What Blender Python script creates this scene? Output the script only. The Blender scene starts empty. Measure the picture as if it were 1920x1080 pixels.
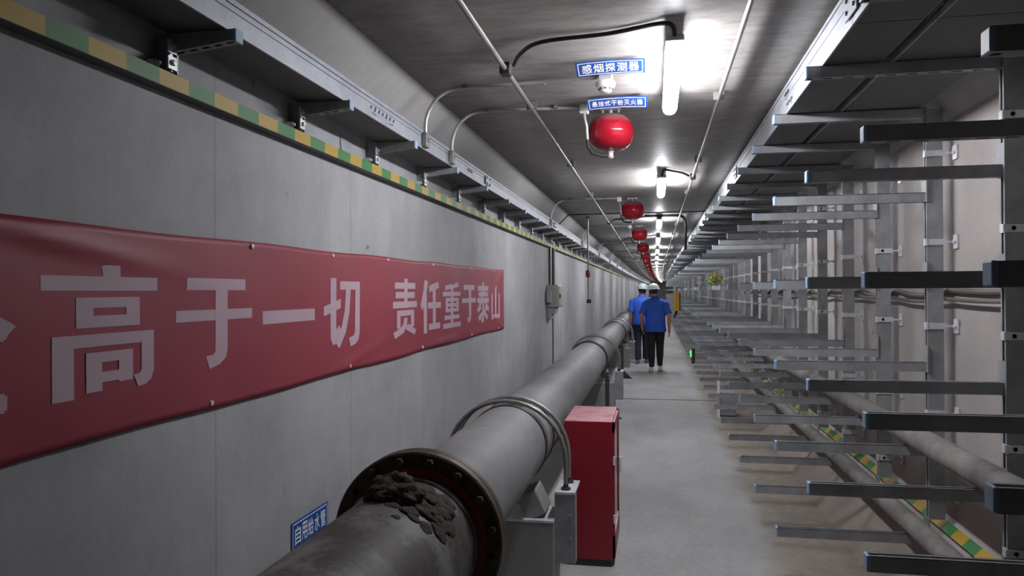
import bpy, bmesh, math, random
from mathutils import Vector, Matrix, noise as mnoise
random.seed(7)
S = bpy.context.scene
COL = S.collection
R = math.radians
PI = math.pi

# ------------------------------------------------------------------ camera, world, exposure
EYE = 1.61
cd = bpy.data.cameras.new('camera'); cam = bpy.data.objects.new('camera', cd); COL.objects.link(cam)
cd.sensor_width = 36.0; cd.lens = 36.0 * 1400 / 1920; cd.clip_start = 0.02; cd.clip_end = 300
cam.location = (0, 0, EYE)
cam.rotation_euler = (R(90.0 + 0.26), R(0.30), R(10.84))
S.camera = cam
w = bpy.data.worlds.new('world'); S.world = w; w.use_nodes = True
w.node_tree.nodes['Background'].inputs[0].default_value = (0.02, 0.02, 0.022, 1)
w.node_tree.nodes['Background'].inputs[1].default_value = 0.3
S.view_settings.view_transform = 'Standard'; S.view_settings.look = 'None'
S.view_settings.gamma = 1; S.view_settings.use_curve_mapping = False
S.view_settings.exposure = -0.08
LAMP_STRENGTH = 118.0

# ------------------------------------------------------------------ place: the tunnel runs along +y and bends gently far ahead
WL, WR, CEIL = -1.53, 1.56, 2.77
Y0, Y1 = -2.5, 96.0
def bend(y):
    d = max(0.0, y - 25.0)
    return 1.65e-4 * d * d, 0.0
def B(x, y, z):
    bx, bz = bend(y)
    return Vector((x + bx, y, z + bz))
LONG = [Y0, 0, 4, 8, 12, 16, 20, 25] + [25 + 3.55 * k for k in range(1, 21)]

# ------------------------------------------------------------------ materials
def new_mat(name):
    m = bpy.data.materials.new(name); m.use_nodes = True
    return m, m.node_tree, m.node_tree.nodes['Principled BSDF']
def N(t, kind, **kw):
    n = t.nodes.new(kind)
    for k, v in kw.items():
        if k in n.inputs: n.inputs[k].default_value = v
        else: setattr(n, k, v)
    return n
def ramp(t, src, stops):
    r = t.nodes.new('ShaderNodeValToRGB')
    while len(r.color_ramp.elements) < len(stops): r.color_ramp.elements.new(0.5)
    for e, (p, c) in zip(r.color_ramp.elements, stops):
        e.position = p; e.color = (c, c, c, 1) if not isinstance(c, tuple) else (*c, 1)
    t.links.new(src, r.inputs[0]); return r.outputs[0]
def mixc(t, fac, a, b, mode='MIX'):
    m = t.nodes.new('ShaderNodeMix'); m.data_type = 'RGBA'; m.blend_type = mode
    for sock, v in ((m.inputs[0], fac), (m.inputs[6], a), (m.inputs[7], b)):
        if hasattr(v, 'links') or isinstance(v, bpy.types.NodeSocket): t.links.new(v, sock)
        elif isinstance(v, tuple): sock.default_value = (*v, 1)
        else: sock.default_value = v
    return m.outputs[2]
def coords(t, scale=(1, 1, 1), kind='Object'):
    tc = t.nodes.new('ShaderNodeTexCoord'); mp = t.nodes.new('ShaderNodeMapping')
    mp.inputs['Scale'].default_value = scale
    t.links.new(tc.outputs[kind], mp.inputs[0]); return mp.outputs[0]
def noise(t, vec, scale, detail=4.0, rough=0.55):
    n = N(t, 'ShaderNodeTexNoise', Scale=scale, Detail=detail, Roughness=rough)
    t.links.new(vec, n.inputs['Vector']); return n.outputs['Fac']
def bump(t, b, h, strength=0.2, dist=0.01):
    n = N(t, 'ShaderNodeBump', Strength=strength, Distance=dist)
    t.links.new(h, n.inputs['Height']); t.links.new(n.outputs[0], b.inputs['Normal'])
def plain(name, col, rough=0.5, metal=0.0, var=0.12, scale=6.0, spec=None, bmp=0.0):
    m, t, b = new_mat(name)
    v = coords(t); f = noise(t, v, scale)
    lo = tuple(max(0, c * (1 - var)) for c in col); hi = tuple(min(1, c * (1 + var)) for c in col)
    t.links.new(ramp(t, f, [(0.3, lo), (0.7, hi)]), b.inputs['Base Color'])
    b.inputs['Roughness'].default_value = rough; b.inputs['Metallic'].default_value = metal
    if spec is not None: b.inputs['Specular IOR Level'].default_value = spec
    if bmp: bump(t, b, noise(t, v, scale * 5), bmp)
    return m
def emit(name, col, strength):
    m, t, b = new_mat(name)
    b.inputs['Base Color'].default_value = (*col, 1)
    b.inputs['Emission Color'].default_value = (*col, 1); b.inputs['Emission Strength'].default_value = strength
    return m

def concrete(name, base, streak, spec=0.3, rough=0.65, pits=True, formline=1.2, stain=None, dust_shade=None):
    m, t, b = new_mat(name)
    v = coords(t)
    big = noise(t, coords(t, (0.8, 0.5, 0.8)), 1.1, 5, 0.6)
    st = noise(t, coords(t, streak), 3.0, 5, 0.65)
    fine = noise(t, v, 38.0, 3, 0.6)
    c = mixc(t, ramp(t, big, [(0.32, 0.0), (0.68, 1.0)]), tuple(x * 0.76 for x in base), tuple(min(1, x * 1.13) for x in base))
    c = mixc(t, ramp(t, st, [(0.35, 0.25), (0.62, 0.0)]), c, tuple(x * 0.68 for x in base))
    c = mixc(t, 0.10, c, ramp(t, fine, [(0.2, 0.25), (0.8, 0.75)]), 'OVERLAY')
    if stain:
        sn = noise(t, coords(t, (1.3, 2.2, 1.3)), 1.7, 6, 0.7)
        c = mixc(t, ramp(t, sn, [(0.60, 0.0), (0.70, 0.55)]), c, stain)
    if dust_shade:            # tan earth on the foot of the wall, darkened by painted-in shade
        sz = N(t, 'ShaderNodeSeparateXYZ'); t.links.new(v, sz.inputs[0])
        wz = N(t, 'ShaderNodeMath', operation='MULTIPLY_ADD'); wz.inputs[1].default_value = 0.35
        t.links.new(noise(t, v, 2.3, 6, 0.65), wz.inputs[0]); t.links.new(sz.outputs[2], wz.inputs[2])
        c = mixc(t, ramp(t, wz.outputs[0], [(0.36, 0.85), (0.56, 0.0)]), c, dust_shade)
    h = noise(t, v, 90.0, 2)
    if pits:
        vo = N(t, 'ShaderNodeTexVoronoi', Scale=3.6, Randomness=1.0)
        nv = N(t, 'ShaderNodeVectorMath', operation='ADD')
        nn = N(t, 'ShaderNodeTexNoise', Scale=9.0, Detail=2.0); t.links.new(v, nn.inputs['Vector'])
        sc = N(t, 'ShaderNodeVectorMath', operation='SCALE'); sc.inputs['Scale'].default_value = 0.12
        t.links.new(nn.outputs['Color'], sc.inputs[0]); t.links.new(v, nv.inputs[0]); t.links.new(sc.outputs[0], nv.inputs[1])
        t.links.new(nv.outputs[0], vo.inputs['Vector'])
        dot = ramp(t, vo.outputs['Distance'], [(0.045, 1.0), (0.085, 0.0)])
        keep = ramp(t, noise(t, v, 1.7, 2), [(0.44, 0.0), (0.54, 0.85)])
        mm = N(t, 'ShaderNodeMath', operation='MULTIPLY'); t.links.new(dot, mm.inputs[0]); t.links.new(keep, mm.inputs[1])
        c = mixc(t, mm.outputs[0], c, tuple(x * 0.33 for x in base))
    if formline:
        sx = N(t, 'ShaderNodeSeparateXYZ'); t.links.new(v, sx.inputs[0])
        md = N(t, 'ShaderNodeMath', operation='PINGPONG'); md.inputs[1].default_value = formline / 2
        t.links.new(sx.outputs[1], md.inputs[0])
        ln = ramp(t, md.outputs[0], [(0.003, 0.35), (0.008, 0.0)])
        c = mixc(t, ln, c, tuple(x * 0.4 for x in base))
    t.links.new(c, b.inputs['Base Color'])
    b.inputs['Roughness'].default_value = rough; b.inputs['Specular IOR Level'].default_value = spec
    bump(t, b, h, 0.12, 0.004)
    return m

def galv(name, col, rough=0.42, metal=0.75):
    m, t, b = new_mat(name)
    v = coords(t)
    f = N(t, 'ShaderNodeTexVoronoi', Scale=60.0); t.links.new(v, f.inputs['Vector'])
    g = noise(t, v, 7.0, 5)
    c = mixc(t, ramp(t, g, [(0.3, 0.0), (0.7, 1.0)]), tuple(x * 0.78 for x in col), tuple(x * 1.15 for x in col))
    c = mixc(t, 0.10, c, f.outputs['Color'], 'SOFT_LIGHT')
    t.links.new(c, b.inputs['Base Color'])
    t.links.new(ramp(t, g, [(0.2, rough - 0.08), (0.8, rough + 0.12)]), b.inputs['Roughness'])
    b.inputs['Metallic'].default_value = metal
    return m

def striped(name, period=0.29):
    m, t, b = new_mat(name)
    v = coords(t); sx = N(t, 'ShaderNodeSeparateXYZ'); t.links.new(v, sx.inputs[0])
    fr = N(t, 'ShaderNodeMath', operation='WRAP'); fr.inputs[1].default_value = period; fr.inputs[2].default_value = 0.0
    t.links.new(sx.outputs[1], fr.inputs[0])
    gt = N(t, 'ShaderNodeMath', operation='GREATER_THAN'); gt.inputs[1].default_value = period / 2
    t.links.new(fr.outputs[0], gt.inputs[0])
    c = mixc(t, gt.outputs[0], (0.46, 0.30, 0.030), (0.032, 0.19, 0.045))
    c = mixc(t, ramp(t, noise(t, v, 5.0, 5), [(0.5, 0.0), (0.9, 0.25)]), c, (0.30, 0.26, 0.16))
    t.links.new(c, b.inputs['Base Color']); b.inputs['Roughness'].default_value = 0.55
    return m

INSIDE = [Y0 + .02] + LONG[1:-1] + [Y1 - .08]
M = {}
M['wall_left'] = concrete('left_wall_concrete', (0.405, 0.415, 0.425), (1.6, 1.6, 0.22))
M['wall_right'] = concrete('right_wall_concrete', (0.45, 0.42, 0.40), (2.2, 2.0, 0.3), dust_shade=(0.24, 0.20, 0.165))
M['ceiling'] = concrete('ceiling_concrete', (0.335, 0.322, 0.302), (0.5, 5.0, 2.0), spec=0.5, rough=0.48, pits=False, formline=1.22, stain=(0.40, 0.39, 0.38))
def enrich(m, scale, amt):
    t = m.node_tree; b = t.nodes['Principled BSDF']; src = b.inputs['Base Color'].links[0].from_socket
    f = noise(t, coords(t, scale), 6.0, 8, 0.75)
    t.links.new(mixc(t, amt, src, ramp(t, f, [(0.30, 0.12), (0.70, 0.88)]), 'OVERLAY'), b.inputs['Base Color'])
enrich(M['ceiling'], (0.9, 2.6, 1.0), 0.42)
enrich(M['wall_left'], (0.5, 0.5, 0.35), 0.14)
M['haunch'] = concrete('haunch_concrete', (0.43, 0.425, 0.415), (1.0, 3.0, 1.0), pits=False, formline=2.4)
M['pier'] = concrete('pier_concrete', (0.30, 0.305, 0.295), (3.0, 3.0, 0.6), formline=0)
def floor_mat():
    m, t, b = new_mat('floor_concrete')
    v = coords(t); sx = N(t, 'ShaderNodeSeparateXYZ'); t.links.new(v, sx.inputs[0])
    base = mixc(t, ramp(t, noise(t, coords(t, (1, 0.6, 1)), 1.6, 6, 0.62), [(0.3, 0.0), (0.7, 1.0)]), (0.27, 0.275, 0.27), (0.40, 0.40, 0.395))
    fine = noise(t, v, 25.0, 4, 0.65)
    base = mixc(t, 0.25, base, ramp(t, fine, [(0.2, 0.2), (0.8, 0.8)]), 'OVERLAY')
    wob = N(t, 'ShaderNodeMath', operation='MULTIPLY_ADD'); wob.inputs[1].default_value = 0.45
    t.links.new(noise(t, v, 1.3, 5, 0.6), wob.inputs[0]); t.links.new(sx.outputs[0], wob.inputs[2])
    sandy = ramp(t, wob.outputs[0], [(0.86, 0.0), (1.02, 0.95)])
    sand = mixc(t, ramp(t, noise(t, v, 12.0, 6, 0.7), [(0.3, 0.0), (0.75, 1.0)]), (0.20, 0.17, 0.135), (0.33, 0.29, 0.245))
    c = mixc(t, sandy, base, sand)
    t.links.new(c, b.inputs['Base Color']); b.inputs['Roughness'].default_value = 0.75
    bump(t, b, fine, 0.2, 0.006)
    return m
M['floor'] = floor_mat()
M['joint'] = plain('joint_rubber', (0.075, 0.072, 0.07), 0.8)
M['dark'] = plain('dark_wall', (0.10, 0.10, 0.10), 0.9)
M['steel'] = galv('galvanised_steel', (0.33, 0.345, 0.36), 0.48, 0.2)
M['steel_bright'] = galv('bright_zinc', (0.74, 0.76, 0.79), 0.4, 0.25)
M['tray'] = galv('tray_steel', (0.36, 0.38, 0.415), 0.5, 0.4)
M['tray_shade'] = galv('tray_steel_shaded', (0.15, 0.152, 0.157), 0.6, 0.5)  # shaded copy of the tray steel: the underside's shade is in the colour
M['cap'] = plain('blue_grey_plastic', (0.30, 0.44, 0.60), 0.45)
M['bar'] = plain('bar_steel', (0.09, 0.09, 0.09), 0.6)
M['stripe'] = striped('yellow_green_tape')
M['conduit'] = galv('conduit_steel', (0.27, 0.262, 0.25), 0.45, 0.5)
M['conduit_pale'] = galv('pale_conduit_steel', (0.50, 0.50, 0.485), 0.42, 0.5)
M['black'] = plain('black_rubber', (0.018, 0.018, 0.019), 0.5)
M['charcoal'] = plain('charcoal_paint', (0.035, 0.035, 0.038), 0.5)
M['white_plastic'] = plain('white_plastic', (0.78, 0.77, 0.73), 0.4, var=0.04)
M['lamp'] = emit('lamp_diffuser', (0.96, 0.95, 1.0), LAMP_STRENGTH)
M['lamp_housing'] = plain('lamp_housing', (0.62, 0.62, 0.62), 0.45)
M['blue_sign'] = plain('blue_sign_face', (0.014, 0.075, 0.34), 0.4, var=0.06)
M['sign_white'] = plain('sign_white', (0.80, 0.82, 0.84), 0.5, var=0.03)
M['pin'] = plain('pale_pin', (0.75, 0.72, 0.70), 0.4)
M['mark'] = plain('black_print', (0.015, 0.015, 0.018), 0.6)
M['rust'] = plain('flange_rust', (0.085, 0.062, 0.042), 0.55, 0.3, 0.45, 14, bmp=0.3)
M['primer'] = plain('red_primer', (0.24, 0.022, 0.024), 0.5, 0, 0.35, 18)
M['mud'] = plain('dried_mud', (0.062, 0.047, 0.037), 0.9, 0, 0.4, 25, bmp=0.6)
M['cloth_red'] = plain('banner_cloth', (0.28, 0.032, 0.055), 0.55, 0, 0.07, 2.0)
M['letter'] = plain('banner_lettering', (0.49, 0.36, 0.42), 0.6, 0, 0.05, 3)
M['skin'] = plain('skin', (0.36, 0.19, 0.13), 0.55, var=0.06)
M['hair'] = plain('black_hair', (0.012, 0.011, 0.010), 0.6)
M['shirt'] = plain('blue_work_shirt', (0.016, 0.085, 0.46), 0.75, var=0.15, scale=9)
M['trouser_black'] = plain('black_trousers', (0.011, 0.011, 0.013), 0.85)
M['trouser_navy'] = plain('navy_trousers', (0.022, 0.030, 0.060), 0.8)
M['shoe_white'] = plain('pale_shoe', (0.55, 0.54, 0.50), 0.6)
M['shoe_grey'] = plain('grey_shoe', (0.14, 0.13, 0.12), 0.6)
M['helmet'] = plain('white_helmet', (0.85, 0.86, 0.87), 0.3, var=0.03)
M['helmet_pale'] = plain('pale_green_helmet', (0.32, 0.42, 0.43), 0.35, var=0.03)
M['yellow'] = plain('yellow_enamel', (0.78, 0.42, 0.02), 0.45, var=0.08)
M['green_lit'] = emit('green_lit_panel', (0.05, 1.0, 0.08), 2.2)
M['beige'] = plain('beige_enamel', (0.40, 0.385, 0.34), 0.5, var=0.08)
M['grey_box'] = plain('grey_enamel', (0.33, 0.34, 0.36), 0.5)
M['tape'] = striped('warning_tape', 0.05)
M['glass_dark'] = plain('dark_glass', (0.02, 0.006, 0.008), 0.12)
def red_tank():
    m, t, b = new_mat('red_tank_enamel')
    g = N(t, 'ShaderNodeNewGeometry'); sx = N(t, 'ShaderNodeSeparateXYZ'); t.links.new(g.outputs['Normal'], sx.inputs[0])
    a = N(t, 'ShaderNodeMath', operation='MULTIPLY_ADD'); a.inputs[1].default_value = 0.25
    t.links.new(noise(t, coords(t), 12.0, 5, 0.65), a.inputs[0]); t.links.new(sx.outputs[2], a.inputs[2])
    f = ramp(t, a.outputs[0], [(0.50, 0.0), (0.95, 0.8)])       # settled dust lies on the upper shoulder
    t.links.new(mixc(t, f, (0.29, 0.006, 0.016), (0.28, 0.19, 0.19)), b.inputs['Base Color'])
    b.inputs['Roughness'].default_value = 0.22
    return m
M['tank'] = red_tank()
def cabinet_red():
    m, t, b = new_mat('red_cabinet_enamel')
    v = coords(t); g = N(t, 'ShaderNodeNewGeometry'); sx = N(t, 'ShaderNodeSeparateXYZ'); t.links.new(g.outputs['Normal'], sx.inputs[0])
    up = ramp(t, sx.outputs[2], [(0.7, 0.0), (0.9, 0.9)])
    sm = ramp(t, noise(t, coords(t, (3, 6, 3)), 2.2, 6, 0.75), [(0.50, 1.0), (0.62, 0.25)])
    f = N(t, 'ShaderNodeMath', operation='MULTIPLY'); t.links.new(up, f.inputs[0]); t.links.new(sm, f.inputs[1])
    t.links.new(mixc(t, f.outputs[0], (0.26, 0.010, 0.022), (0.58, 0.30, 0.33)), b.inputs['Base Color'])
    b.inputs['Roughness'].default_value = 0.4
    return m
M['cabinet'] = cabinet_red()
def pipe_mat(name, dirt):
    m, t, b = new_mat(name)
    v = coords(t)
    c = mixc(t, ramp(t, noise(t, coords(t, (1.5, 0.7, 1.5)), 3.0, 6, 0.65), [(0.3, 0.0), (0.7, 1.0)]), (0.145, 0.147, 0.152), (0.235, 0.235, 0.24))
    scr = noise(t, coords(t, (2.0, 9.0, 2.0)), 4.0, 6, 0.75)
    c = mixc(t, ramp(t, scr, [(0.60, 0.0), (0.72, 0.6)]), c, (0.40, 0.39, 0.38))
    if dirt:
        c = mixc(t, ramp(t, noise(t, v, 5.0, 8, 0.72), [(0.42, 0.0), (0.54, 0.9)]), c, (0.075, 0.063, 0.054))
        c = mixc(t, ramp(t, noise(t, v, 3.2, 7, 0.7), [(0.58, 0.0), (0.68, 0.6)]), c, (0.42, 0.38, 0.34))
    t.links.new(c, b.inputs['Base Color'])
    b.inputs['Roughness'].default_value = 0.6; b.inputs['Specular IOR Level'].default_value = 0.35
    bump(t, b, noise(t, v, 30.0, 4), 0.15 if not dirt else 0.5, 0.004)
    return m
M['pipe'] = pipe_mat('dark_steel_pipe', False)
M['pipe_dirty'] = pipe_mat('muddy_steel_pipe', True)
M['small_pipe'] = plain('dusty_grey_pipe', (0.20, 0.19, 0.18), 0.8, 0, 0.3, 9, bmp=0.25)
M['cable'] = plain('brown_grey_cable', (0.12, 0.105, 0.095), 0.6)

# ------------------------------------------------------------------ mesh building
class MB:
    def __init__(s): s.v = []; s.f = []
    def add(s, vs, fs):
        n = len(s.v); s.v += [Vector(p) for p in vs]; s.f += [tuple(i + n for i in f) for f in fs]; return s
    def box(s, c, d, rot=None):
        x, y, z = d[0] / 2, d[1] / 2, d[2] / 2
        vs = [Vector((i * x, j * y, k * z)) for k in (-1, 1) for j in (-1, 1) for i in (-1, 1)]
        if rot is not None: vs = [rot @ p for p in vs]
        return s.add([p + Vector(c) for p in vs], [(0, 2, 3, 1), (4, 5, 7, 6), (0, 1, 5, 4), (2, 6, 7, 3), (0, 4, 6, 2), (1, 3, 7, 5)])
    def span(s, a, b):
        return s.box([(p + q) / 2 for p, q in zip(a, b)], [abs(q - p) for p, q in zip(a, b)])
    def bbox(s, c, d, r=0.006, rot=None):
        bm = bmesh.new(); bmesh.ops.create_cube(bm, size=1.0)
        for p in bm.verts: p.co = Vector((p.co.x * d[0], p.co.y * d[1], p.co.z * d[2]))
        bmesh.ops.bevel(bm, geom=bm.edges[:], offset=min(r, 0.45 * min(d)), segments=2, profile=0.5, affect='EDGES')
        bm.verts.index_update()
        vs = [(rot @ p.co if rot is not None else p.co) + Vector(c) for p in bm.verts]
        s.add(vs, [[q.index for q in f.verts] for f in bm.faces]); bm.free(); return s
    def rings(s, rings, caps=True, closed=True):
        n = len(rings[0]); base = len(s.v)
        for r in rings: s.v += [Vector(p) for p in r]
        for i in range(len(rings) - 1):
            for j in range(n if closed else n - 1):
                a = base + i * n + j; b = base + i * n + (j + 1) % n
                s.f.append((a, b, b + n, a + n))
        if caps and closed:
            s.f.append(tuple(base + j for j in reversed(range(n))))
            s.f.append(tuple(base + (len(rings) - 1) * n + j for j in range(n)))
        return s
    def tube(s, pts, r, n=10, caps=True):
        pts = [Vector(p) for p in pts]; rs = []
        up = None
        for i, p in enumerate(pts):
            d = (pts[min(i + 1, len(pts) - 1)] - pts[max(i - 1, 0)]).normalized()
            if up is None: up = Vector((0, 0, 1)) if abs(d.z) < 0.9 else Vector((1, 0, 0))
            a = d.cross(up).normalized(); up = a.cross(d).normalized()
            rr = r[i] if isinstance(r, (list, tuple)) else r
            rs.append([p + (a * math.cos(2 * PI * k / n) + up * math.sin(2 * PI * k / n)) * rr for k in range(n)])
        return s.rings(rs, caps)
    def cyl(s, a, b, r, n=16): return s.tube([a, b], r, n)
    def lathe(s, prof, o=(0, 0, 0), axis='z', n=32):
        rs = []; solid = prof[0][0] < .001
        if not solid: prof = list(prof) + [prof[0]]
        for rad, h in prof:
            ring = []
            for k in range(n):
                c, q = math.cos(2 * PI * k / n) * rad, math.sin(2 * PI * k / n) * rad
                ring.append(Vector((c, q, h) if axis == 'z' else (c, h, q) if axis == 'y' else (h, c, q)) + Vector(o))
            rs.append(ring)
        return s.rings(rs, solid)
    def sweep(s, prof, ys, closed=True, caps=True):
        return s.rings([[B(x, y, z) for x, z in prof] for y in ys], caps, closed)
    def prism_x(s, poly, x0, x1):     # poly of (y, z)
        return s.rings([[(x0, y, z) for y, z in poly], [(x1, y, z) for y, z in poly]])
    def build(s, name, mat, parent=None, smooth=False, angle=35):
        o0 = WLOC.get(parent.name, Vector()) if parent else Vector()
        me = bpy.data.meshes.new(name)
        me.from_pydata([p - o0 for p in s.v], [], s.f); me.validate()
        bm = bmesh.new(); bm.from_mesh(me); bmesh.ops.recalc_face_normals(bm, faces=bm.faces[:]); bm.to_mesh(me); bm.free()
        me.materials.append(mat if not isinstance(mat, str) else M[mat])
        if smooth:
            for p in me.polygons: p.use_smooth = True
            me.set_sharp_from_angle(angle=R(angle))
        o = bpy.data.objects.new(name, me); COL.objects.link(o)
        if parent: o.parent = parent
        WLOC[o.name] = o0.copy()
        return o
WLOC = {}
def tag(o, label, cat, group=None, kind=None):
    o['label'] = label; o['category'] = cat
    if group: o['group'] = group
    if kind: o['kind'] = kind
    return o
def thing(name, label, cat, loc, group=None):
    o = bpy.data.objects.new(name, None); COL.objects.link(o); o.location = loc
    o.empty_display_size = 0.1
    WLOC[o.name] = Vector(loc)
    return tag(o, label, cat, group)
def solo(mb, name, mat, label, cat, loc, group=None, smooth=False):
    """a thing that is one mesh, its origin at loc"""
    loc = Vector(loc); mb.v = [p - loc for p in mb.v]
    o = mb.build(name, mat, None, smooth); o.location = loc; WLOC[o.name] = loc
    return tag(o, label, cat, group)
def copy_tree(o, parent=None, loc=None):
    c = o.copy(); COL.objects.link(c)
    if parent: c.parent = parent
    if loc is not None: c.location = loc; WLOC[c.name] = Vector(loc)
    for ch in list(o.children): copy_tree(ch, c)
    return c
ORD = ['first', 'second', 'third', 'fourth', 'fifth', 'sixth', 'seventh', 'eighth', 'ninth', 'tenth', 'eleventh', 'twelfth',
       'thirteenth', 'fourteenth', 'fifteenth', 'sixteenth', 'seventeenth', 'eighteenth', 'nineteenth', 'twentieth']
def structure(o): o['kind'] = 'structure'; return o
def circle(cx, cz, r, n=16): return [(cx + r * math.cos(2 * PI * k / n), cz + r * math.sin(2 * PI * k / n)) for k in range(n)]
def arc(c, r, a0, a1, n, u, v):
    return [Vector(c) + Vector(u) * r * math.cos(R(a0 + (a1 - a0) * k / n)) + Vector(v) * r * math.sin(R(a0 + (a1 - a0) * k / n)) for k in range(n + 1)]

# ------------------------------------------------------------------ the shell
HA = 0.25
structure(MB().sweep([(WL - .2, -0.2), (WL - .2, 0), (WR + .2, 0), (WR + .2, -0.2)], LONG).build('floor', 'floor'))
structure(MB().sweep([(WL - .2, 0), (WL, 0), (WL, CEIL - HA), (WL - .2, CEIL - HA)], LONG).build('wall_left', 'wall_left'))
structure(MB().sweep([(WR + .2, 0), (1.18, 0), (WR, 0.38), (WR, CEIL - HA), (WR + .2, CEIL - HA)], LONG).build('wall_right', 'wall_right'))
structure(MB().sweep([(WL + HA, CEIL), (WR - HA, CEIL), (WR - HA, CEIL + .2), (WL + HA, CEIL + .2)], LONG).build('ceiling', 'ceiling'))
structure(MB().sweep([(WL, CEIL - HA), (WL + HA, CEIL), (WL + HA, CEIL + .2), (WL - .2, CEIL + .2), (WL - .2, CEIL - HA)], LONG).build('trim_1', 'haunch'))
structure(MB().sweep([(WR, CEIL - HA), (WR - HA, CEIL), (WR - HA, CEIL + .2), (WR + .2, CEIL + .2), (WR + .2, CEIL - HA)], LONG).build('trim_2', 'haunch'))
structure(MB().span((WL - .2, Y0 - .2, -.2), (WR + .2, Y0, CEIL + .2)).build('wall_back_bounce', 'pier'))  # unseen end wall, added; pale so it bounces light onto the near arms
ex, ez = bend(Y1)
structure(MB().span((WL - .2 + ex, Y1 - .05, -.4 + ez), (WR + .2 + ex, Y1 + .2, CEIL + .4 + ez)).build('wall_front', 'pier'))
# expansion joint: a dark rubber strip round the section
TJ = 11.25
def joint(t, nm, w_=0.05):
    e = 0.012
    pr = [(WL, 0), (WL, CEIL - HA), (WL + HA, CEIL), (WR - HA, CEIL), (WR, CEIL - HA), (WR, 0.38)]
    inn = [(WL + e, 0), (WL + e, CEIL - HA - .005), (WL + HA + .005, CEIL - e), (WR - HA - .005, CEIL - e), (WR - e, CEIL - HA - .005), (WR - e, 0.38)]
    mb = MB()
    for k in range(5):
        q = [pr[k], pr[k + 1], inn[k + 1], inn[k]]
        mb.rings([[B(x, t - w_ / 2, z) for x, z in q], [B(x, t + w_ / 2, z) for x, z in q]])
    mb.rings([[B(x, t - .015, z) for x, z in ((WL, 0), (1.18, 0), (1.18, .004), (WL, .004))], [B(x, t + .015, z) for x, z in ((WL, 0), (1.18, 0), (1.18, .004), (WL, .004))]])
    structure(mb.build(nm, 'joint'))
joint(TJ, 'trim_3'); joint(41.0, 'trim_4'); joint(71.0, 'trim_5')

# ------------------------------------------------------------------ warning strips along both walls
o = thing('warning_strip', 'long flat steel bar striped yellow and green, high on the wall with the banner', 'safety strip', (WL, 0, 2.25))
MB().sweep([(WL + .002, 2.247), (WL + .050, 2.247), (WL + .050, 2.297), (WL + .002, 2.297)], INSIDE).build('bar', 'bar', o)
MB().sweep([(WL + .0503, 2.248), (WL + .052, 2.248), (WL + .052, 2.297), (WL + .0503, 2.297)], INSIDE).build('striped_tape', 'stripe', o)
a = math.sqrt(.5)
def hp(d, h): return (WR - d - (h + .002) * a, .38 - d + (h + .002) * a)
o = thing('warning_strip', 'low yellow and green striped bar on the sloped foot of the rack wall', 'safety strip', (WR - .05, 0, .37))
MB().sweep([hp(.020, 0), hp(.020, .018), hp(.060, .018), hp(.060, 0)], INSIDE).build('bar', 'bar', o)
MB().sweep([hp(.020, .0183), hp(.020, .020), hp(.060, .020), hp(.060, .0183)], INSIDE).build('striped_tape', 'stripe', o)

# ------------------------------------------------------------------ cable trays
def ys_of(a, b): return [a + (b - a) * k / 4 for k in range(5)]
def tray(x0, x1, z0, z1, t0, t1, front, label, group):
    """U section, rolled lips at the top of both sides; front = -1 / +1: side that faces the walkway"""
    o = thing('cable_tray', label, 'cable tray', B((x0 + x1) / 2, t0, z0), group)
    th = 0.004; ys = ys_of(t0 + .003, t1 - .003)
    xf, xb = (x0, x1) if front < 0 else (x1, x0)
    s = -1 if front < 0 else 1           # inward from the front side is -s
    mb = MB().sweep([(x0, z0), (x1, z0), (x1, z0 + th), (x0, z0 + th)], ys)
    mb.build('tray_bottom', 'tray_shade', o)
    fr = MB().sweep([(xf, z0 - .002), (xf + s * .003, z0 - .002), (xf + s * .003, z1), (xf, z1)], ys)
    fr.sweep([(xf, z1), (xf + s * .009, z1), (xf + s * .009, z1 - .016), (xf, z1 - .016)], ys)
    fr.sweep([(xf, z0 - .004), (xf + s * .008, z0 - .004), (xf + s * .008, z0 + .016), (xf, z0 + .016)], ys)
    fr.sweep([(xf, (z0 + z1) / 2 + .018), (xf + s * .006, (z0 + z1) / 2 + .014), (xf, (z0 + z1) / 2 + .010)], ys)
    fr.build('tray_side', 'tray', o)
    bk = MB().sweep([(xb, z0), (xb - s * .003, z0), (xb - s * .003, z1), (xb, z1)], ys)
    bk.build('tray_side', 'tray', o)
    if t0 < 34:
        jp = MB(); zc = (z0 + z1) / 2
        c = B(xf + s * .0125, t1, zc); jp.box(c, (.005, .16, (z1 - z0) * .62))
        for dy in (-.05, .05):
            for dz in (-.022, .022): jp.lathe([(0.0001, 0), (.009, 0), (.008, s * .007), (.0001, s * .008)], c + Vector((s * .003, dy, dz)), 'x', 8)
        jp.build('joint_plate', 'tray', o)
    return o
def tray_label(k, what, far): return (f'{ORD[k]} {what}, counted from the camera' if k < 8 else far)
lt = [-2.3, 1.7] + [5.7 + 4 * k for k in range(23)]
LTR = []
for k in range(len(lt) - 1):
    if lt[k] > Y1 - 4: break
    LTR.append(tray(-1.49, -1.29, 2.422, 2.522, lt[k], min(lt[k + 1], Y1 - .1), 1,
         tray_label(k, 'length of steel cable tray above the banner wall', 'far length of cable tray on the banner wall, past the eighth'), 'left wall cable trays'))
rt = [-1.1 + 4 * k for k in range(25)]
RTR = []
for k in range(len(rt) - 1):
    if rt[k + 1] > Y1: break
    RTR.append(tray(.72, .95, 2.578, 2.735, rt[k], rt[k + 1], -1,
         tray_label(k, 'bright edged tray over the rack arms', 'far bright edged tray over the rack arms, past the eighth'), 'inner cable trays on the racks'))
    tray(1.0, 1.395, 2.578, 2.70, rt[k], rt[k + 1], -1,
         tray_label(k, 'wide dark tray over the rack arms, near the wall', 'far wide dark tray over the rack arms, past the eighth'), 'outer cable trays on the racks')
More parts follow.
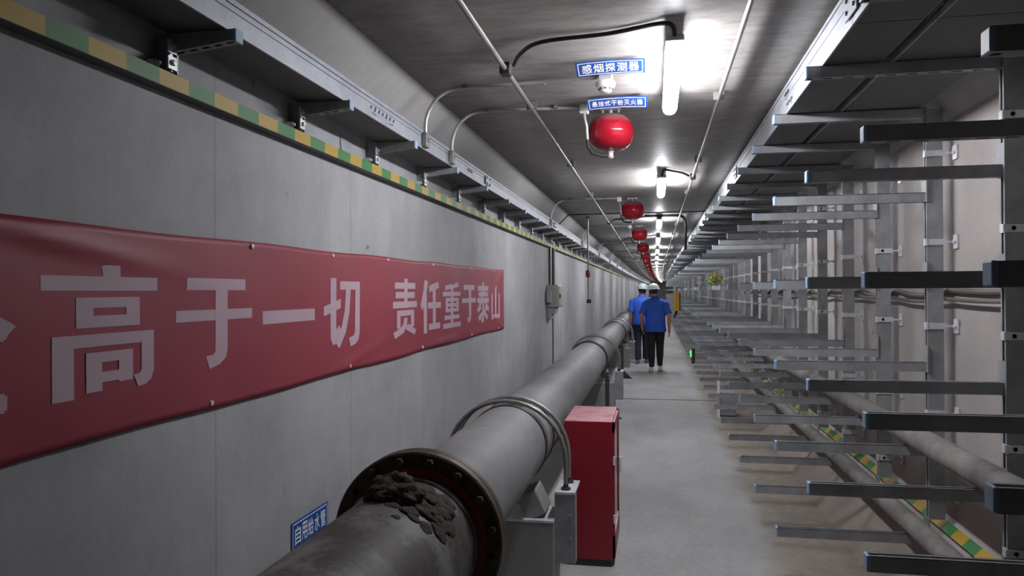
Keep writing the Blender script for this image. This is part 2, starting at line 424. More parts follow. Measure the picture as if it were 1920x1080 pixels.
# printed black marks on tray sides (illegible maker's script with a swoosh)
def mark(parent, x, t, z, s, L, lean):
    mb = MB()
    for k in range(7):
        y = t - L / 2 + L * k / 6; h = .016 + .008 * ((k * 5) % 3) / 2
        mb.prism_x([(y - .010, z - h / 2), (y + .004, z - h / 2), (y + .012 + lean, z + h / 2), (y - .004 + lean, z + h / 2)], x, x + s * .0012)
    pts = [(t - L * .45 + L * .95 * q / 10, z - .022 - .010 * math.sin(PI * q / 10)) for q in range(11)]
    poly = [(y, zz + .003) for y, zz in pts] + [(y, zz - .001) for y, zz in reversed(pts)]
    mb.prism_x(poly, x, x + s * .0012)
    return mb.build('printed_mark', 'mark', parent)
mark(LTR[1], -1.2868, 3.42, 2.468, 1, .30, .006)
mark(LTR[1], -1.2868, 5.15, 2.468, 1, .14, .006)
mark(RTR[1], .7168, 4.30, 2.69, -1, .12, .004)
mark(RTR[1], .7168, 4.22, 2.625, -1, .16, .004)

# ------------------------------------------------------------------ left wall brackets under the tray
def left_bracket(t):
    o = thing('tray_bracket', 'x', 'bracket', (WL, t, 2.30))
    p = MB().span((WL + .002, t - .02, 2.300), (WL + .055, t - .017, 2.42)).span((WL + .002, t + .017, 2.300), (WL + .055, t + .02, 2.42))
    p.span((WL + .002, t - .017, 2.300), (WL + .005, t + .017, 2.42)).span((WL + .052, t - .02, 2.300), (WL + .055, t - .010, 2.42)).span((WL + .052, t + .010, 2.300), (WL + .055, t + .02, 2.42))
    p.build('post', 'steel', o)
    x0, x1 = WL + .055, -1.262
    a_ = MB(); n = 5; L = (x1 - x0)
    for sy in (-1, 1):
        a_.rings([[(x0, t + sy * .0205, 2.36), (x0, t + sy * .0175, 2.36), (x0, t + sy * .0175, 2.418), (x0, t + sy * .0205, 2.418)],
                  [(x1, t + sy * .0205, 2.385), (x1, t + sy * .0175, 2.385), (x1, t + sy * .0175, 2.418), (x1, t + sy * .0205, 2.418)]])
        a_.rings([[(x0, t + sy * .0175, 2.36), (x0, t + sy * .008, 2.36), (x0, t + sy * .008, 2.363), (x0, t + sy * .0175, 2.363)],
                  [(x1, t + sy * .0175, 2.385), (x1, t + sy * .008, 2.385), (x1, t + sy * .008, 2.388), (x1, t + sy * .0175, 2.388)]])
    for k in range(n + 1):
        q = k / n; x = x0 + L * q; z = 2.36 + .025 * q
        a_.box((x, t, z + .0015), (L / n * .45, .017, .003))
    arm = a_.build('arm', 'steel', o)
    MB().bbox((x1 + .004, t, 2.400), (.010, .044, .040), .003).build('end_cap', 'cap', arm)
    c = MB(); cx = WL + .060
    for dz in (2.375, 2.325):
        c.box((cx, t - .022, dz), (.006, .042, .040)); c.lathe([(.0001, 0), (.010, 0), (.009, .010), (.0001, .011)], (cx + .003, t - .022, dz), 'x', 6)
    c.box((cx - .004, t - .022, 2.350), (.004, .012, .085))
    c.build('clamp', 'steel_bright', o)
    b = MB(); b.cyl((WL + .002, t - .055, 2.318), (WL + .045, t - .055, 2.318), .006, 8); b.box((WL + .015, t - .05, 2.318), (.024, .03, .022))
    b.lathe([(.0001, 0), (.011, 0), (.011, .010), (.0001, .010)], (WL + .026, t - .055, 2.318), 'x', 6)
    b.build('anchor_bolt', 'steel_bright', o)
    return o
LB = [1.23 + .87 * k for k in range(108)]
lb = None
for k, t in enumerate(LB):
    if t > Y1 - 1: break
    if lb is None: lb = left_bracket(t); o = lb
    elif t < 36: o = copy_tree(lb, None, B(WL, t, 2.30))
    else:
        o = (solo(MB().span((WL + .002, t - .02, 2.30), (WL + .055, t + .02, 2.42)).span((WL + .055, t - .02, 2.37), (-1.262, t + .02, 2.418)), 'tray_bracket', 'steel', 'x', 'bracket', (WL, t, 2.30))
             if not LB[k - 1] >= 36 else copy_tree(far_lb, None, None))
        far_lb = o; o.location = B(WL, t, 2.30)
    tag(o, f'{ORD[k]} small bracket holding up the tray over the banner wall, counted from the camera' if k < 12 else
        'far small bracket under the tray on the banner wall, past the twelfth', 'bracket', 'tray brackets on the left wall')

# ------------------------------------------------------------------ right wall cable racks
XT, XP = .654, 1.42
LEVELS = [2.551, 2.10, 1.64, 1.197, .751, .280]
def arm_mb(t, zc, slots=True):
    mb = MB(); z0, z1 = zc - .026, zc + .025; w_ = .021
    for sy in (-1, 1):
        mb.span((XT, t + sy * w_, z0), (XP, t + sy * (w_ - .003), z1))
        mb.span((XT, t + sy * w_, z1), (XP, t + sy * (w_ - .011), z1 - .003))
        mb.span((XT, t + sy * (w_ - .003), z0), (XP, t + sy * .008, z0 + .003))
    n = 9 if slots else 1
    for k in range(n):
        x = XT + (XP - XT) * (k + .5) / n
        mb.box((x, t, z0 + .0015), ((XP - XT) / n * (.5 if slots else 1), .017, .003))
    mb.span((XP - .006, t - .037, zc - .027), (XP - .001, t + .037, min(zc + .115, 2.572)))
    return mb
def rack(t):
    o = thing('cable_rack', 'x', 'cable rack', (XP, t, .30))
    p = MB(); z0, z1 = .390, 2.565
    p.span((XP, t - .0215, z0), (XP + .08, t - .0185, z1)).span((XP, t + .0185, z0), (XP + .08, t + .0215, z1))
    p.span((XP + .038, t - .0185, z0), (XP + .042, t + .0185, z1))
    for sx in (XP, XP + .077):
        for sy in (-1, 1): p.span((sx, t + sy * .0185, z0), (sx + .003, t + sy * .009, z1))
    p.build('post', 'steel', o)
    for zc in LEVELS:
        ar = arm_mb(t, zc).build('arm', 'steel', o)
        MB().bbox((XT - .002, t, zc), (.012, .046, .052), .004).build('end_cap', 'cap', ar)
    for zc in (2.33, 1.86, 1.415, .95, .52):
        c = MB()
        c.box((XP + .04, t - .026, zc), (.10, .006, .032)); c.box((XP - .004, t - .012, zc), (.008, .040, .036))
        c.span((XP + .085, t - .030, zc - .005), (WR - .002, t - .024, zc + .005))
        c.box((WR - .006, t - .040, zc), (.008, .055, .075))
        c.lathe([(.0001, 0), (.010, 0), (.010, .010), (.0001, .010)], (XP + .030, t - .029, zc), 'y', 6)
        c.lathe([(.0001, 0), (.011, 0), (.011, -.012), (.0001, -.012)], (WR - .010, t - .045, zc), 'x', 6)
        c.build('wall_clamp', 'steel_bright', o)
    return o
def rack_simple(t):
    o = thing('cable_rack', 'x', 'cable rack', (XP, t, .30))
    MB().span((XP, t - .0215, .390), (XP + .08, t + .0215, 2.565)).build('post', 'steel', o)
    for zc in LEVELS: arm_mb(t, zc, False).build('arm', 'steel', o)
    return o
RT = [1.63 + .9 * k for k in range(105)]
proto = simple = None
for k, t in enumerate(RT):
    if t > Y1 - .6: break
    if t < 27:
        if proto is None: proto = rack(t); o = proto
        else: o = copy_tree(proto, None, B(XP, t, .30))
    elif t < 50:
        if simple is None: simple = rack_simple(t); o = simple; o.location = B(XP, t, .30)
        else: o = copy_tree(simple, None, B(XP, t, .30))
    else:
        if RT[k - 1] < 50:
            mb = MB().span((XP, t - .0215, .390), (XP + .08, t + .0215, 2.565))
            for zc in LEVELS: mb.span((XT, t - .021, zc - .026), (XP, t + .021, zc + .025))
            o = solo(mb, 'cable_rack', 'steel', 'x', 'cable rack', (XP, t, .30)); single = o; o.location = B(XP, t, .30)
        else: o = copy_tree(single, None, B(XP, t, .30))
    tag(o, f'{ORD[k]} grey steel cable rack of long arms along the wall, counted from the camera' if k < 20 else
        'distant grey steel cable rack along the wall, deeper in than the yellow hanging sign', 'cable rack', 'cable racks on the right wall')

# pipes resting on the lower rack arms
solo(MB().sweep(circle(1.333, .776 + .063, .060, 20), INSIDE), 'water_pipe', 'small_pipe',
     'thick dusty grey pipe lying on the second lowest row of rack arms', 'pipe', (1.333, 0, .836), smooth=True)
solo(MB().sweep(circle(1.336, .305 + .055, .052, 20), INSIDE), 'water_pipe', 'small_pipe',
     'thinner dusty pipe on the lowest rack arms beside the striped bar', 'pipe', (1.352, 0, .358), smooth=True)
# two cables sagging from clamp to clamp along the wall
def sag_cable(x, z, r, sag, ph, label):
    pts = []
    for k in range(len(RT)):
        for q in range(6):
            t = RT[k] + .9 * q / 6
            if t > 60: break
            u = q / 6
            pts.append(B(x, t, z - sag * (.6 + .4 * math.sin(k * 2.1 + ph)) * 4 * u * (1 - u)))
    solo(MB().tube(pts, r, 8), 'sagging_cable', 'cable', label, 'cable', (x, RT[0], z), 'wall cables', True)
sag_cable(1.541, 1.605, .015, .045, .3, 'brown cable sagging between rack posts on the wall, upper one of two')
sag_cable(1.512, 1.560, .010, .020, 1.7, 'thin dark cable along the rack wall, just under the brown one')

# ------------------------------------------------------------------ ceiling conduits
def conduit(x, r, label, boxes):
    o = thing('conduit_run', label, 'conduit', (x, 0, CEIL))
    MB().sweep(circle(x, CEIL - .042, r, 10), INSIDE).build('pipe', 'conduit', o, True)
    for t in boxes:
        j = MB().bbox(B(x, t, CEIL - .040), (.055, .075, .060), .008)
        j.build('junction_box', 'charcoal', o)
    for k in range(13):
        t = 2.35 + 2.15 * k; MB().box(B(x, t, CEIL - .026), (.062, .022, .048)).build('saddle_clip', 'conduit', o)
conduit(-.733, .0135, 'dark conduit along the ceiling, between the bent conduits and red tanks', [3.69, 12.3, 16.9, 25.3])
conduit(.372, .012, 'dark conduit along the ceiling, between the lamps and bright tray edge', [7.55, 20.6])

# ------------------------------------------------------------------ lamps
LAMPS = [3.29, 7.25, 11.5, 15.4] + [15.6 + 4.2 * k for k in range(1, 19)]
def lamp(t, x):
    o = thing('ceiling_lamp', 'x', 'lamp', (x, t, CEIL))
    L, zc = 1.17, 2.664
    def sec(y, q, dz=0): return [(x + .041 * q * math.cos(2 * PI * k / 20), y, zc + dz + .034 * q * math.sin(2 * PI * k / 20)) for k in range(20)]
    MB().rings([sec(t, .55), sec(t + .006, .80), sec(t + .02, .96), sec(t + .04, 1), sec(t + L - .06, 1), sec(t + L - .02, .92), sec(t + L - .005, .66), sec(t + L, .4)]).build('diffuser', 'lamp', o, True, 60)
    MB().bbox((x, t + L / 2, zc + .030), (.080, L + .05, .030), .008).build('housing', 'lamp_housing', o)
    for u in (.22, .78):
        MB().span((x - .016, t + L * u - .02, zc + .045), (x + .016, t + L * u + .02, CEIL - .001)).build('bracket', 'lamp_housing', o)
    return o
lp = None
for k, t in enumerate(LAMPS):
    x = .09 if k == 0 else .07
    if lp is None: lp = lamp(t, x); o = lp
    else: o = copy_tree(lp, None, B(x, t, CEIL))
    tag(o, f'{ORD[k]} glowing tube lamp on the ceiling, counted from the camera' + (', largest and brightest' if k == 0 else '') if k < 9 else
        'tiny distant ceiling lamp in the bright row, past the ninth', 'lamp', 'ceiling tube lamps')
# black flexible leads from conduit to lamp
def lead(pts, r, label):
    P = [Vector(p) for p in pts]; out = []
    for i in range(len(P) - 1):
        p0, p1, p2, p3 = P[max(i - 1, 0)], P[i], P[i + 1], P[min(i + 2, len(P) - 1)]
        for q in range(6):
            u = q / 6
            out.append(.5 * ((2 * p1) + (p2 - p0) * u + (2 * p0 - 5 * p1 + 4 * p2 - p3) * u * u + (3 * p1 - p0 - 3 * p2 + p3) * u ** 3))
    out.append(P[-1])
    return solo(MB().tube(out, r, 8), 'lamp_lead', 'black', label, 'cable', P[0], 'lamp leads', True)
lead([(-.685, 3.66, 2.74), (-.62, 3.50, 2.745), (-.50, 3.38, 2.752), (-.2, 3.34, 2.755), (.02, 3.26, 2.755), (.08, 3.24, 2.735), (.09, 3.275, 2.70)], .010, 'black lead from ceiling junction box to the nearest glowing lamp')
lead([(.332, 7.52, 2.735), (.27, 7.42, 2.750), (.18, 7.30, 2.752), (.09, 7.20, 2.75), (.07, 7.24, 2.69)], .011, 'short curved black lead feeding the second glowing lamp from the right conduit')
lead([(-.688, 12.28, 2.735), (-.62, 12.1, 2.755), (-.30, 11.9, 2.75), (-.12, 11.6, 2.75), (.05, 11.46, 2.74), (.07, 11.49, 2.69)], .012, 'wavy black lead across the ceiling to the third glowing lamp')
lead([(-.688, 16.88, 2.735), (-.60, 16.6, 2.755), (-.30, 16.1, 2.745), (.03, 15.45, 2.74), (.07, 15.40, 2.69)], .012, 'black lead across the ceiling to the fourth glowing lamp')
o = lead([(-.15, 11.62, 2.755), (.05, 11.62, 2.752), (.30, 11.62, 2.755), (.40, 11.62, 2.74), (.455, 11.64, 2.68), (.47, 11.68, 2.58), (.465, 11.75, 2.42), (.47, 11.85, 2.25)], .022, 'thick black hose bending down from the ceiling beside the bright tray')
o.name = 'ceiling_hose'; o['category'] = 'hose'; del o['group']

# ------------------------------------------------------------------ hanging fire extinguishers
EXT = [4.77, 9.45, 13.5, 17.7] + [17.7 + 4.25 * k for k in range(1, 18)]
EX = -.270
def extinguisher(t):
    o = thing('hanging_extinguisher', 'x', 'fire extinguisher', (EX, t, CEIL))
    zc = 2.610; Rr = .143
    prof = [(.0001, .122)]
    for k in range(1, 11):
        a_ = PI / 2 * k / 10; prof.append((Rr * math.sin(a_) ** .78, .012 + .110 * math.cos(a_) ** .95))
    prof += [(Rr + .0015, .008), (Rr + .0015, -.008)]
    for k in range(10):
        a_ = PI / 2 * k / 10; prof.append((Rr * math.cos(a_) ** .78, -.012 - .100 * math.sin(a_) ** .95))
    prof.append((.0001, -.112))
    MB().lathe(prof, (EX, t, zc), 'z', 36).build('tank', 'tank', o, True, 40)
    h = MB().box((EX, t, CEIL - .006), (.13, .05, .012)).cyl((EX, t, CEIL), (EX, t, zc + .118), .013, 12)
    for s in (-1, 1): h.cyl((EX + s * .05, t, CEIL), (EX + s * .05, t, CEIL - .030), .007, 8)
    h.build('hanger', 'conduit_pale', o, True)
    v = MB().lathe([(.0001, 0), (.020, 0), (.022, -.012), (.015, -.016), (.016, -.036), (.022, -.040), (.012, -.052), (.0001, -.052)], (EX, t, zc - .108), 'z', 14)
    v.build('nozzle', 'steel_bright', o, True)
    q = MB().tube([(EX - .157, t - .12, CEIL - .05), (EX - .150, t - .13, CEIL - .10), (EX - .140, t - .13, zc + .02), (EX - .137, t - .12, zc - .06)], .0085, 8)
    q.build('feed_conduit', 'conduit_pale', o, True)
    MB().tube([(EX - .137, t - .12, zc - .055), (EX - .135, t - .11, zc - .100), (EX - .11, t - .08, zc - .138), (EX - .05, t - .03, zc - .148), (EX - .012, t, zc - .140)], .010, 8).build('hose', 'black', o, True)
    return o
e0 = None
for k, t in enumerate(EXT):
    if e0 is None: e0 = extinguisher(t); o = e0
    else: o = copy_tree(e0, None, B(EX, t, CEIL))
    tag(o, (f'{ORD[k]} red hanging fire extinguisher tank, counted from the camera' + (', largest, under a blue sign' if k == 0 else '')) if k < 8 else
        'tiny distant red extinguisher tank in the ceiling row, past the eighth', 'fire extinguisher', 'hanging extinguishers')

# conduits that rise from the left tray and cross the ceiling
def bent_conduit(t, xe, te, label, endbox):
    o = thing('bent_conduit', label, 'conduit', (-1.275, t, 2.46))
    zt = CEIL - .014; r = .21; x0 = -1.272
    pts = [(x0, t, 2.49), (x0, t, zt - r)] + [tuple(p) for p in arc((x0 + r, t, zt - r), r, 180, 90, 8, (1, 0, 0), (0, 0, 1))][1:] + [(x0 + r + .1, t, zt), (xe, te, zt)]
    MB().tube(pts, .0105, 10).build('pipe', 'conduit_pale', o, True)
    b = MB().bbox((x0 + .002, t, 2.468), (.030, .062, .085), .006)
    b.lathe([(.0001, 0), (.012, 0), (.012, .004), (.0001, .004)], (x0 + .017, t, 2.468), 'x', 10)
    b.build('junction_box', 'conduit', o)
    for x in (x0 + r + .02, -.60): MB().box((x, t + .006, zt + .003), (.022, .045, .020)).build('saddle_clip', 'conduit', o)
    if endbox:
        MB().bbox((xe, te, CEIL - .028), (.058, .058, .056), .008).build('end_box', 'white_plastic', o)
    return o
bent_conduit(4.06, -.30, 4.02, 'pale bent conduit rising from the tray to the white smoke detector', False)
for k, t in enumerate(EXT[:7]):
    bent_conduit(t - .15, EX - .157, t - .12, f'pale bent conduit from the tray to the {ORD[k]} red tank', True)

# smoke detector
SX, ST = -.253, 4.02
o = thing('smoke_detector', 'round cream smoke detector on the ceiling, between two blue signs', 'smoke detector', (SX, ST, CEIL))
MB().bbox((SX, ST, CEIL - .022), (.075, .075, .044), .006).build('mounting_box', 'conduit_pale', o)
MB().lathe([(.0001, 0), (.052, 0), (.054, -.012), (.050, -.028), (.0001, -.028)], (SX, ST, CEIL - .042), 'z', 24).build('base', 'white_plastic', o, True)
d = MB().lathe([(.0001, 0), (.030, 0), (.032, -.006), (.034, -.020), (.024, -.030), (.0001, -.032)], (SX, ST, CEIL - .068), 'z', 20)
d.build('sensor_head', 'white_plastic', o, True)
d = MB()
for k in range(8):
    a_ = 2 * PI * k / 8; d.box((SX + .0325 * math.cos(a_), ST + .0325 * math.sin(a_), CEIL - .081), (.012, .012, .008), Matrix.Rotation(a_, 3, 'Z'))
d.build('vent', 'charcoal', o)

# ------------------------------------------------------------------ lettering
def glyph(ch, bold=0.0, depth=0.002):
    cu = bpy.data.curves.new('glyph', 'FONT'); cu.body = ch; cu.size = 1.0; cu.offset = bold; cu.extrude = depth; cu.resolution_u = 4
    ob = bpy.data.objects.new('glyph', cu); COL.objects.link(ob)
    dg = bpy.context.evaluated_depsgraph_get(); dg.update()
    me = bpy.data.meshes.new_from_object(ob.evaluated_get(dg))
    vs = [v.co.copy() for v in me.vertices]; fs = [tuple(p.vertices) for p in me.polygons]
    bpy.data.objects.remove(ob); bpy.data.curves.remove(cu); bpy.data.meshes.remove(me)
    return vs, fs
def place_glyph(mb, ch, to3d, u0, u1, v0, v1, thick, bold=0.02):
    vs, fs = glyph(ch, bold)
    if not vs: return
    x0, x1 = min(p.x for p in vs), max(p.x for p in vs); y0, y1 = min(p.y for p in vs), max(p.y for p in vs)
    zt = max(p.z for p in vs) or 1
    if y1 - y0 < .3 * (x1 - x0):         # a single flat stroke keeps its own height
        v0 = v1 = (v0 + v1) / 2; hh = (y1 - y0) / (x1 - x0) * (u1 - u0) / 2 * .95; v0 -= hh; v1 += hh
    mb.add([to3d(u0 + (p.x - x0) / (x1 - x0) * (u1 - u0), v0 + (p.y - y0) / (y1 - y0) * (v1 - v0), thick if p.z > 0 else 0) for p in vs], fs)

STROKES = {
 '高': [[(.47, 1), (.63, 1), (.64, .88), (.49, .88)], [(0, .91), (1, .91), (1, .80), (0, .80)],
   [(.26, .75), (.40, .75), (.40, .52), (.26, .52)], [(.69, .75), (.82, .75), (.82, .52), (.69, .52)], [(.26, .75), (.82, .75), (.82, .67), (.26, .67)], [(.26, .61), (.82, .61), (.82, .52), (.26, .52)],
   [(.075, .47), (.24, .47), (.24, 0), (.075, 0)], [(.075, .47), (.96, .47), (.96, .375), (.075, .375)],
   [(.835, .47), (.96, .47), (.96, .13), (.93, .06), (.87, .02), (.80, .015), (.76, .115), (.81, .12), (.835, .15)],
   [(.335, .33), (.47, .33), (.47, .03), (.335, .03)], [(.62, .33), (.75, .33), (.75, .08), (.62, .08)], [(.335, .33), (.75, .33), (.75, .25), (.335, .25)], [(.335, .175), (.75, .175), (.75, .095), (.335, .095)]],
 '于': [[(.12, 1), (.90, 1), (.90, .87), (.12, .87)], [(0, .655), (1, .655), (1, .535), (0, .535)],
   [(.475, .98), (.64, .98), (.64, .20), (.62, .11), (.54, .04), (.40, 0), (.355, .145), (.45, .155), (.475, .19)]],
 '一': [[(0, .575), (1, .575), (1, .43), (0, .43)]],
 '切': [[(.17, .99), (.32, .99), (.32, .27), (.40, .33), (.46, .22), (.30, .07), (.23, .06), (.17, .16)], [(0, .60), (.44, .70), (.44, .57), (0, .47)],
   [(.42, .95), (1, .95), (1, .83), (.42, .83)], [(.86, .95), (1, .95), (.985, .20), (.95, .09), (.87, .03), (.72, 0), (.67, .13), (.80, .15), (.84, .20)],
   [(.58, .86), (.72, .86), (.68, .50), (.58, .22), (.40, 0), (.28, .10), (.46, .30), (.55, .54)]],
 '责': [[(.45, 1), (.59, 1), (.59, .52), (.45, .52)], [(.08, .93), (.93, .93), (.93, .825), (.08, .825)], [(.11, .77), (.90, .77), (.90, .665), (.11, .665)], [(0, .61), (1, .61), (1, .50), (0, .50)],
   [(.15, .46), (.29, .46), (.29, .16), (.15, .16)], [(.15, .46), (.87, .46), (.87, .365), (.15, .365)], [(.73, .46), (.87, .46), (.87, .17), (.73, .17)],
   [(.44, .33), (.58, .33), (.55, .19), (.42, .08), (.06, 0), (0, .10), (.32, .17), (.42, .24)], [(.55, .20), (.66, .215), (.96, .10), (.89, .015), (.52, .13)]],
 '任': [[(.20, 1), (.36, .96), (.25, .65), (.07, .42), (0, .53), (.12, .75)], [(.14, .72), (.29, .72), (.29, 0), (.14, 0)],
   [(.40, .88), (.86, .97), (.92, .85), (.42, .76)], [(.58, .90), (.73, .90), (.73, .10), (.58, .10)], [(.34, .57), (1, .57), (1, .455), (.34, .455)], [(.38, .165), (.95, .165), (.95, .05), (.38, .05)]],
 '重': [[(.12, .915), (.84, 1), (.90, .90), (.12, .815)], [(.43, .95), (.57, .95), (.57, .02), (.43, .02)], [(0, .785), (1, .785), (1, .69), (0, .69)],
   [(.14, .65), (.27, .65), (.27, .345), (.14, .345)], [(.75, .65), (.88, .65), (.88, .345), (.75, .345)], [(.14, .65), (.88, .65), (.88, .575), (.14, .575)], [(.14, .535), (.88, .535), (.88, .46), (.14, .46)], [(.14, .42), (.88, .42), (.88, .345), (.14, .345)],
   [(.08, .275), (.92, .275), (.92, .185), (.08, .185)], [(0, .105), (1, .105), (1, 0), (0, 0)]],
 '山': [[(.41, 1), (.58, 1), (.58, .08), (.41, .08)], [(0, .74), (.15, .74), (.15, 0), (0, 0)], [(.85, .74), (1, .74), (1, 0), (.85, 0)], [(0, .135), (1, .135), (1, .02), (0, .02)]],
}
def place_strokes(mb, ch, to3d, u0, u1, v0, v1):
    for k, poly in enumerate(STROKES[ch]):
        cnt = sum(a[0] * b[1] - b[0] * a[1] for a, b in zip(poly, poly[1:] + poly[:1]))
        if cnt < 0: poly = poly[::-1]
        pts = []
        for a, b in zip(poly, poly[1:] + poly[:1]):
            n = max(1, int(max(abs(b[0] - a[0]), abs(b[1] - a[1])) / .15))
            pts += [(a[0] + (b[0] - a[0]) * q / n, a[1] + (b[1] - a[1]) * q / n) for q in range(n)]
        ring = lambda th: [to3d(u0 + (u1 - u0) * p, v0 + (v1 - v0) * q, th) for p, q in pts]
        mb.rings([ring(0), ring(.0010 + .00015 * k)])
# red banner
BX = WL + .010
def ztop(t): return 1.800 + .030 * (t - 1.5) / 6 - .006 * math.sin((t - 1.5) * 2.6) ** 2
def zbot(t): return 1.200 + .030 * (t - 1.5) / 6 + .008 * math.sin((t - 1.2) * 2.1) ** 2
BT0, BT1 = -1.2, 7.47
def bx(t, v):
    d = .004 * math.sin(9 * t + 7 * v) * math.sin(3.1 * t) * abs(v - .5)
    for (tc, vc, dt, dv) in ((BT1, 1.0, -.9, -.55), (BT1, 0.0, -.8, .35), (3.4, .02, .9, .25), (1.2, 1.0, 1.2, -.2), (1.5, .95, 1.0, -.25), (5.0, .02, 1.0, .08)):
        u = (t - tc) / dt
        if 0 < u < 1: d += .009 * math.exp(-((v - vc - dv * u) / .035) ** 2) * (1 - u) * min(1, u * 8)
    return BX + .003 + d
o = thing('banner', 'long red cloth banner with pale lettering pinned to the left wall', 'banner', (WL, 3.2, 1.2))
mb = MB(); NT, NV = 190, 30
g = [[Vector((bx(BT0 + (BT1 - BT0) * i / NT, j / NV), BT0 + (BT1 - BT0) * i / NT, zbot(BT0 + (BT1 - BT0) * i / NT) + (ztop(BT0 + (BT1 - BT0) * i / NT) - zbot(BT0 + (BT1 - BT0) * i / NT)) * j / NV)) for j in range(NV + 1)] for i in range(NT + 1)]
vs = [p for row in g for p in row]; n = NV + 1
mb.add(vs, [(i * n + j, (i + 1) * n + j, (i + 1) * n + j + 1, i * n + j + 1) for i in range(NT) for j in range(NV)])
cl = mb.build('cloth', 'cloth_red', o, True, 180)
sm = cl.modifiers.new('thickness', 'SOLIDIFY'); sm.thickness = .0012; sm.offset = -1
TXT = [('全', 1.09, 1.545, 0), ('高', 1.619, 2.066, 0), ('于', 2.158, 2.62, .03), ('一', 2.699, 3.157, 0), ('切', 3.251, 3.685, .01),
       ('责', 4.185, 4.634, 0), ('任', 4.713, 5.184, 0), ('重', 5.239, 5.738, .01), ('于', 5.788, 6.257, .03), ('泰', 6.296, 6.782, 0), ('山', 6.874, 7.266, .02),
       ('安', .50, .98, 0)]
for ch, t0, t1, ins in TXT:
    mb = MB()
    lift = .006 * (t0 - 1.6) / 5.5
    def to3d(u, v, th): 
        vv = (v - zbot(u)) / (ztop(u) - zbot(u))
        return Vector((bx(u, vv) + .0008 + th, u, v))
    z0_, z1_ = 1.328 + lift + ins * .6, 1.690 + lift - ins
    if ch in STROKES: place_strokes(mb, ch, to3d, t0, t1, z0_, z1_)
    else:
        for q, (du, dv) in enumerate(((0, 0), (.008, 0), (-.008, 0), (0, .006), (0, -.006))):
            place_glyph(mb, ch, to3d, t0 + .008 + du, t1 - .008 + du, z0_ + .006 + dv, z1_ - .006 + dv, .001 + .0002 * q, .012)
    mb.build('letter', 'letter', o)
pn = []
for t in (.4, 1.3, 2.62, 3.35, 4.1, 5.0, 6.1, 7.0): pn.append((t, ztop(t) - .018))
for t in (.6, 2.35, 3.55, 4.75, 6.1, 7.2): pn.append((t, zbot(t) + .020))
for t, z in pn:
    MB().lathe([(.0001, 0), (.011, 0), (.009, .006), (.0001, .009)], (BX + .004, t, z), 'x', 10).build('pin', 'pin', o, True)

# blue signs
def sign(name, label, text, origin, U, V, Nn, W_, H_, bold=.010, curve=0.0):
    """a thin plate: U along the text, V up the text, Nn towards the reader"""
    o = thing(name, label, 'sign', origin)
    O = Vector(origin); U, V, Nn = Vector(U), Vector(V), Vector(Nn)
    def bow(u): return Nn * (curve * (4 * (u / W_) ** 2))
    pl = MB(); n = 8
    pl.rings([[O + U * u - V * H_ / 2 + bow(u), O + U * u + V * H_ / 2 + bow(u), O + U * u + V * H_ / 2 + Nn * .003 + bow(u), O + U * u - V * H_ / 2 + Nn * .003 + bow(u)] for u in [W_ * (k / n - .5) for k in range(n + 1)]])
    pl.build('plate', 'blue_sign', o)
    bd = MB(); e = .006
    def bar(u0, u1, v0, v1):
        us = [u0 + (u1 - u0) * k / 6 for k in range(7)]
        bd.rings([[O + U * u + V * v0 + Nn * .003 + bow(u), O + U * u + V * v1 + Nn * .003 + bow(u), O + U * u + V * v1 + Nn * .004 + bow(u), O + U * u + V * v0 + Nn * .004 + bow(u)] for u in us])
    a_, b_ = W_ / 2 - .010, H_ / 2 - .008
    bar(-a_, a_, b_ - .004, b_); bar(-a_, a_, -b_, -b_ + .004); bar(-a_, -a_ + .004, -b_, b_); bar(a_ - .004, a_, -b_, b_)
    bd.build('border', 'sign_white', o)
    cw = (W_ - .05) / len(text)
    for k, ch in enumerate(text):
        mb = MB(); u = -W_ / 2 + .025 + cw * (k + .5); h = min(H_ * .62, cw * 1.45)
        place_glyph(mb, ch, lambda p, q, th: O + U * p + V * q + Nn * (.0032 + th) + bow(p), u - cw * .43, u + cw * .43, -h / 2, h / 2, .001, bold)
        mb.build('letter', 'sign_white', o)
    return o
sign('blue_sign', 'blue sign with five white characters, on the ceiling above the smoke detector', '感烟探测器', (-.215, 3.785, CEIL - .030), (1, -.03, 0), (0, -.954, .30), (0, -.30, -.954), .345, .120, curve=.006)
sign('blue_sign', 'blue sign with eight white characters, above the nearest red tank', '悬挂式干粉灭火器', (-.215, 4.49, CEIL - .034), (1, -.02, 0), (0, -.954, .30), (0, -.30, -.954), .355, .120, curve=.008)
sign('blue_sign', 'blue wall sign with five white characters, low beside the muddy pipe', '自用给水管', (WL + .001, 3.13, .560), (0, 1, 0), (0, 0, 1), (1, 0, 0), .36, .125)

# ------------------------------------------------------------------ main pipe
PX, PZ, PR = -.782, .787, .211
NS = 40
def pipe_section(t0, t1, mat, label):
    o = thing('water_main', label, 'pipe', B(PX, t0, PZ), 'sections of the big water main')
    MB().sweep(circle(PX, PZ, PR, NS), ys_of(t0, t1)).build('pipe_barrel', mat, o, True)
    return o
def coupling(o, t):
    b = B(PX, t, PZ)
    MB().lathe([(PR + .001, -.055), (PR + .012, -.055), (PR + .020, -.040), (PR + .014, -.020), (PR + .014, .020), (PR + .020, .040), (PR + .012, .055), (PR + .001, .055)], b, 'y', NS).build('coupling_ring', 'charcoal', o, True)
    MB().bbox(b + Vector((PR * .80 + .03, 0, -PR * .80)), (.07, .10, .07), .01).build('coupling_lug', 'charcoal', o)
sec = pipe_section(-1.5, 2.402, 'pipe_dirty', 'nearest muddy length of the big water main, with rusty bolted flange')
FT = 2.39
fl = MB().lathe([(PR, -.018), (.285, -.018), (.291, -.012), (.292, .004), (.292, .020), (PR, .022)], (PX, FT, PZ), 'y', 64).build('flange', 'rust', sec, True)
